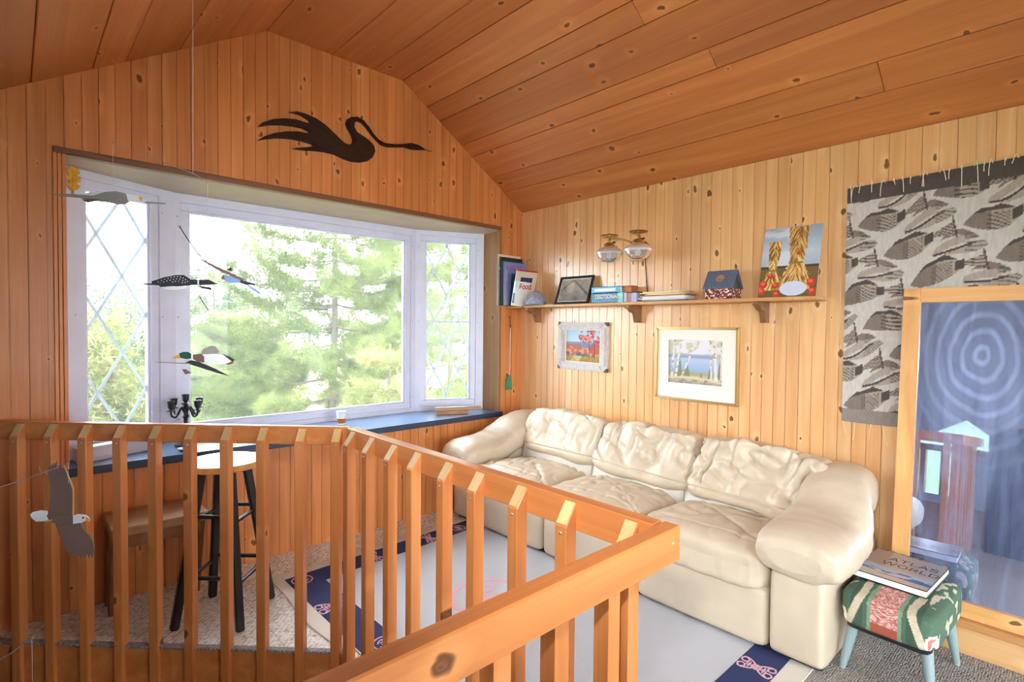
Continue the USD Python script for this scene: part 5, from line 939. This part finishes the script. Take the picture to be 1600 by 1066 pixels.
# mallard
o = np.array([-2.763, -1.606, 1.281]); ox, oy = 355, 785
e = thing('bird_ornament', 'cut-out mallard drake with a green head flying left above the candelabra', 'bird mobile')
part(e, 'body', [(345,758),(400,752),(470,755),(522,786),(500,806),(430,812),(360,806)], 'bird_white', o, k, ox, oy); part(e, 'breast', [(293,758),(340,752),(356,768),(356,800),(320,796),(297,782)], 'bird_brown', o, k, ox, oy, .002); part(e, 'neck_ring', [(285,758),(296,757),(296,783),(287,780)], 'bird_white', o, k, ox, oy, .003, rnd=.1)
part(e, 'head', [(220,752),(240,743),(270,743),(287,756),(288,778),(260,782),(228,776)], 'bird_green', o, k, ox, oy, .003); part(e, 'beak', [(188,772),(222,757),(226,778),(196,781)], 'bird_yellow', o, k, ox, oy, .004, rnd=.2); part(e, 'far_wing', [(333,755),(340,730),(380,709),(410,711),(428,738),(420,754)], 'bird_grey', o, k, ox, oy, -.006)
part(e, 'near_wing', [(258,802),(290,788),(330,795),(420,832),(500,873),(440,858),(330,824)], 'bird_dark', o, k, ox, oy, .008); part(e, 'tail', [(462,754),(500,768),(526,786),(514,794)], 'bird_dark', o, k, ox, oy, .003); part(e, 'tail_band', [(478,808),(520,790),(522,800),(496,812)], 'bird_rust', o, k, ox, oy, .004, rnd=.2)
part(e, 'wing_bar', [(105,799),(260,802),(300,806),(260,808),(105,802)], 'bird_grey', o, k, ox, oy, .010, rnd=.1); part(e, 'lower_tip', [(245,838),(262,838),(295,858),(262,866)], 'bird_brown', o, k, ox, oy, .010)
# blue bird
o = np.array([-2.695, -1.661, 1.527]); ox, oy = 533, 302
e = thing('bird_ornament', 'blue-bodied cut-out bird with long brown wings banking down before the picture window', 'bird mobile')
part(e, 'body', [(457,330),(470,318),(520,328),(562,346),(556,362),(500,364),(470,352)], 'bird_blue', o, k, ox, oy); part(e, 'breast', [(455,330),(466,320),(470,345),(458,344)], 'bird_rust', o, k, ox, oy, .002, rnd=.2); part(e, 'wing', [(340,232),(440,278),(560,332),(600,352),(560,346),(450,302),(345,240)], 'bird_brown', o, k, ox, oy, .006, rnd=.2)
part(e, 'tail', [(560,346),(640,368),(640,374),(590,374),(556,364)], 'bird_dark', o, k, ox, oy, .002); part(e, 'lower_wing', [(575,364),(630,392),(668,420),(650,424),(600,388)], 'bird_blue', o, k, ox, oy, -.006); part(e, 'head', [(478,284),(500,278),(506,286),(500,298),(482,292)], 'bird_dark', o, k, ox, oy, -.004)
# wires and threads: each mobile arm with its thread
def P15(px_, py_, dd=0.0):                              # drawing position -> place on the mobiles' common plane
    return np.array([-2.806, -1.558, 1.499])+BX*((px_-285)*S)+np.array([0, 0, -(py_-440)*S*1.0])+BZ*dd
def arm_(label, pts, threads, w='wire', r=.0011):
    t = thing('mobile_arm', label, 'mobile wire')
    obj('arm', tube([P15(*p) for p in pts], r, 6), w, t)
    for q in (pts[0], pts[-1]): obj('eyelet', place(trimesh.creation.torus(.0032, .0007, 12, 6), P15(*q), BX, (0, 0, 1)), w, t)
    for a_, b_ in threads: obj('thread', tube([P15(*a_), P15(*b_)], .00045, 5), 'thread', t)
arm_('uppermost thin mobile wire hung by a long thread from the ceiling', [(178, 225), (240, 250), (302, 272), (325, 285)], [((302.5, 272), (303.5, -115)), ((178, 226), (178.5, 301)), ((325, 286), (325, 402))])
arm_('second mobile wire, between the loon and the blue bird', [(281, 355), (292, 372), (310, 397), (322, 408)], [((281, 356), (281.5, 432)), ((322, 408), (330, 415))], 'dark_wire', .0013)
arm_('short dark mobile wire above the mallard', [(312, 464), (318, 474), (326, 486)], [((319, 475), (319, 450)), ((322, 480), (322, 545))], 'dark_wire', .0010)
arm_('mobile wire holding the brown eagle at the left edge', [(-20, 772), (40, 752), (103, 728)], [((66, 742), (70, 745)), ((103, 729), (103, 760))], 'wire', .0014)
arm_('lowest mobile wire at the bottom left corner', [(-20, 1050), (10, 1032), (43, 1007)], [((42, 1008), (42, 1100))], 'wire', .0016)

# ------------------------------------------------------------------ outside: meadow, shrubs, pines
g, u, v = grid(120, 90, 60, 45); P = g.vertices; P[:, 2] = (meshkit.fbm(np.stack([u*9, v*7, 0*u], -1), 3, 2)-.5)*1.6*np.clip(v*3, 0, 1); g.vertices = P
obj('meadow', shift(g, -60, 1.2, -3.05), 'meadow', smooth=True, kind='structure')
g, u, v = grid(70, 60, 20, 20); g.vertices[:, 2] = 7.5*(1-u); obj('lawn', shift(g, -73, -40, -2.6), 'lawn', smooth=True, kind='structure')
g, u, v = grid(60, 40, 20, 20); obj('back_lawn', shift(g, -2.9, -46.5, -3.0), 'lawn', smooth=True, kind='structure')
def tufts(C, D, n, L, w, rng, spread=.75):
    """n needles around each centre C (k,3), leaning along D."""
    k = len(C); d = D[:, None, :]*.7+rng.normal(0, spread, (k, n, 3)); d /= np.linalg.norm(d, axis=2, keepdims=True); l = L*rng.uniform(.6, 1.15, (k, n, 1))
    s = np.cross(d, rng.normal(0, 1, (k, n, 3))); s /= np.linalg.norm(s, axis=2, keepdims=True)+1e-9; b = C[:, None, :]+d*l*.06
    v = np.stack([b-s*w*.5, b+s*w*.5, b+d*l], 2).reshape(-1, 3); return v, np.arange(len(v)).reshape(-1, 3)
def pine(label, x, y, H, seed, spread=2.6, z0=-3.0, first=.12, needles='pine_needles', dens=1.0, lean=0.0, nl=.17, whorls=13, sub=9):
    rng = np.random.default_rng(seed); t = thing('pine_tree', label, 'tree', group=None)
    hh = np.linspace(0, 1, 14); tr_ = np.stack([x+lean*H*hh+.06*H*.1*np.sin(hh*5+seed), y+.03*H*np.sin(hh*4+seed*2)*.3, z0+H*hh], 1); rad = .0115*H*(1-hh*.9)+.01
    obj('trunk', tube(tr_, rad, 10), 'bark', t, axis=2); It = PchipInterpolator(hh, tr_); br = []; C, D = [], []
    for q in range(whorls):
        h = first+(1-first)*(q+rng.uniform(-.3, .3))/whorls; h = min(max(h, .06), .985)
        for a_ in rng.uniform(0, 6.28)+np.arange(5)*1.2566+rng.uniform(-.35, .35, 5):
            if rng.random() < .12: continue
            L = spread*(1-h)**.62*rng.uniform(.6, 1.15)+.25; o = It(h); dr = np.array([math.cos(a_), math.sin(a_), 0]); s = np.linspace(0, 1, 9); up_ = (.05+.30*h)*L
            P = o+dr*(L*s)[:, None]+np.array([0, 0, 1.0])*(up_*s**1.6-.10*L*np.sin(s*3.1))[:, None]+np.cross(dr, [0, 0, 1])*(.1*L*np.sin(s*rng.uniform(2, 5)))[:, None]
            br.append(tube(P, np.linspace(.012*H*.28*(1-h)+.008, .004, 9), 5, False)); Ip = PchipInterpolator(s, P)
            for f in rng.uniform(.28, 1.0, int(sub*L*dens)):
                side = np.cross(dr, [0, 0, 1])*rng.choice([-1, 1]); l2 = .42*L*(1.12-f)*rng.uniform(.5, 1.1)+.10; dd = dr*.55+side*.75+np.array([0, 0, rng.uniform(-.25, .42)]); dd /= np.linalg.norm(dd); p0 = Ip(f)
                if l2 > .3: br.append(tube([p0, p0+dd*l2*.5, p0+dd*l2], [.006, .005, .003], 4, False))
                for g2 in np.arange(.2, 1.01, .5*nl/max(l2, .5*nl)): C.append(p0+dd*l2*g2+rng.normal(0, .055*nl/.17, 3)); D.append(dd+np.array([0, 0, .35]))
    C, D = np.array(C), np.array(D); v, f = tufts(C, D, 20, nl, nl*.066, rng)
    obj('branches', cat(br), 'bark', t, smooth=False, axis=2); obj('needles', (v, f), needles, t, smooth=False, kind='stuff'); return len(f)
NT = 0
NT += pine('big spreading pine filling the middle of the picture window', 2.4, 9.0, 9.8, 11, 3.9, dens=2.1, whorls=22, first=.06)
NT += pine('tall pine with a bare lower trunk right of the big pine', 8.6, 17.0, 13.0, 5, 3.8, dens=1.1, first=.30, whorls=16, nl=.27)
NT += pine('slender young pine at the left of the picture window', 1.8, 17.0, 6.6, 23, 2.3, needles='blue_needles', dens=1.3, nl=.25)
NT += pine('distant pine seen through the right casement', 16.9, 24.0, 15.5, 31, 4.6, dens=.9, first=.12, whorls=17, nl=.34)
NT += pine('yellow-green young pine low at the right of the picture window', .39, 2.9, 4.15, 41, .75, dens=3.4, whorls=12, nl=.12, needles='shrub_leaves')
def shrub(label, x, y, r, h, seed, mt='shrub_leaves', n=2600, z0=-3.05):
    rng = np.random.default_rng(seed); t = thing('shrub', label, 'shrub'); st_ = []
    for k in range(9):
        a_ = rng.uniform(0, 6.28); rr = r*rng.uniform(.2, .8); st_.append(tube([(x, y, z0), (x+.4*rr*math.cos(a_), y+.4*rr*math.sin(a_), z0+h*.5), (x+rr*math.cos(a_), y+rr*math.sin(a_), z0+h*rng.uniform(.75, 1))], [.02, .013, .005], 5, False))
    obj('stems', cat(st_), 'bark', t, smooth=False, axis=2)
    d = rng.normal(0, 1, (n, 3)); d /= np.linalg.norm(d, axis=1, keepdims=True); q = d*rng.uniform(.35, 1, (n, 1))**.5; q[:, 2] = np.abs(q[:, 2]); lump = 1+.35*(meshkit.noise(d*2.6+seed, seed)-.5)*2
    C = np.array([x, y, z0])+q*np.array([r, r, h])*lump[:, None]; v, f = tufts(C, d, 7, .20, .060, rng, .9); obj('leaves', (v, f), mt, t, smooth=False, kind='stuff'); return len(f)
for q in (('tall distant shrub seen low in the left casement', -2.1, 14.0, 1.9, 4.6, 1, 'shrub_leaves', 4200), ('broad distant shrub behind the left mullion', -.3, 22.0, 2.4, 5.6, 7, 'blue_needles', 4200), ('pale dry distant shrub at the far left of the left casement', -5.6, 18.0, 2.6, 4.8, 9, 'dry_twigs', 4200),
          ('distant shrub behind the big pine', 5.2, 24.0, 2.5, 5.6, 8, 'shrub_leaves', 4200), ('farthest shrub, straight behind the big pine and its nearer shrub', 6.2, 31.0, 3.0, 5.6, 10, 'blue_needles', 4200)):
    NT += shrub(*q)
t = thing('domed_post', 'white dome-topped post in the greenery just above the lower frame of the picture window', 'post', (.32, 5.0, -3.05)); obj('post', lathe([(.04, 0), (.04, 2.98), (0, 2.98)], 16), 'tank_white', t)
obj('dome', lathe([(0, 2.96), (.15, 2.97), (.155, 3.02), (.14, 3.10), (.10, 3.15), (.05, 3.17), (0, 3.175)], 32), 'tank_white', t)
print('needle triangles', NT)
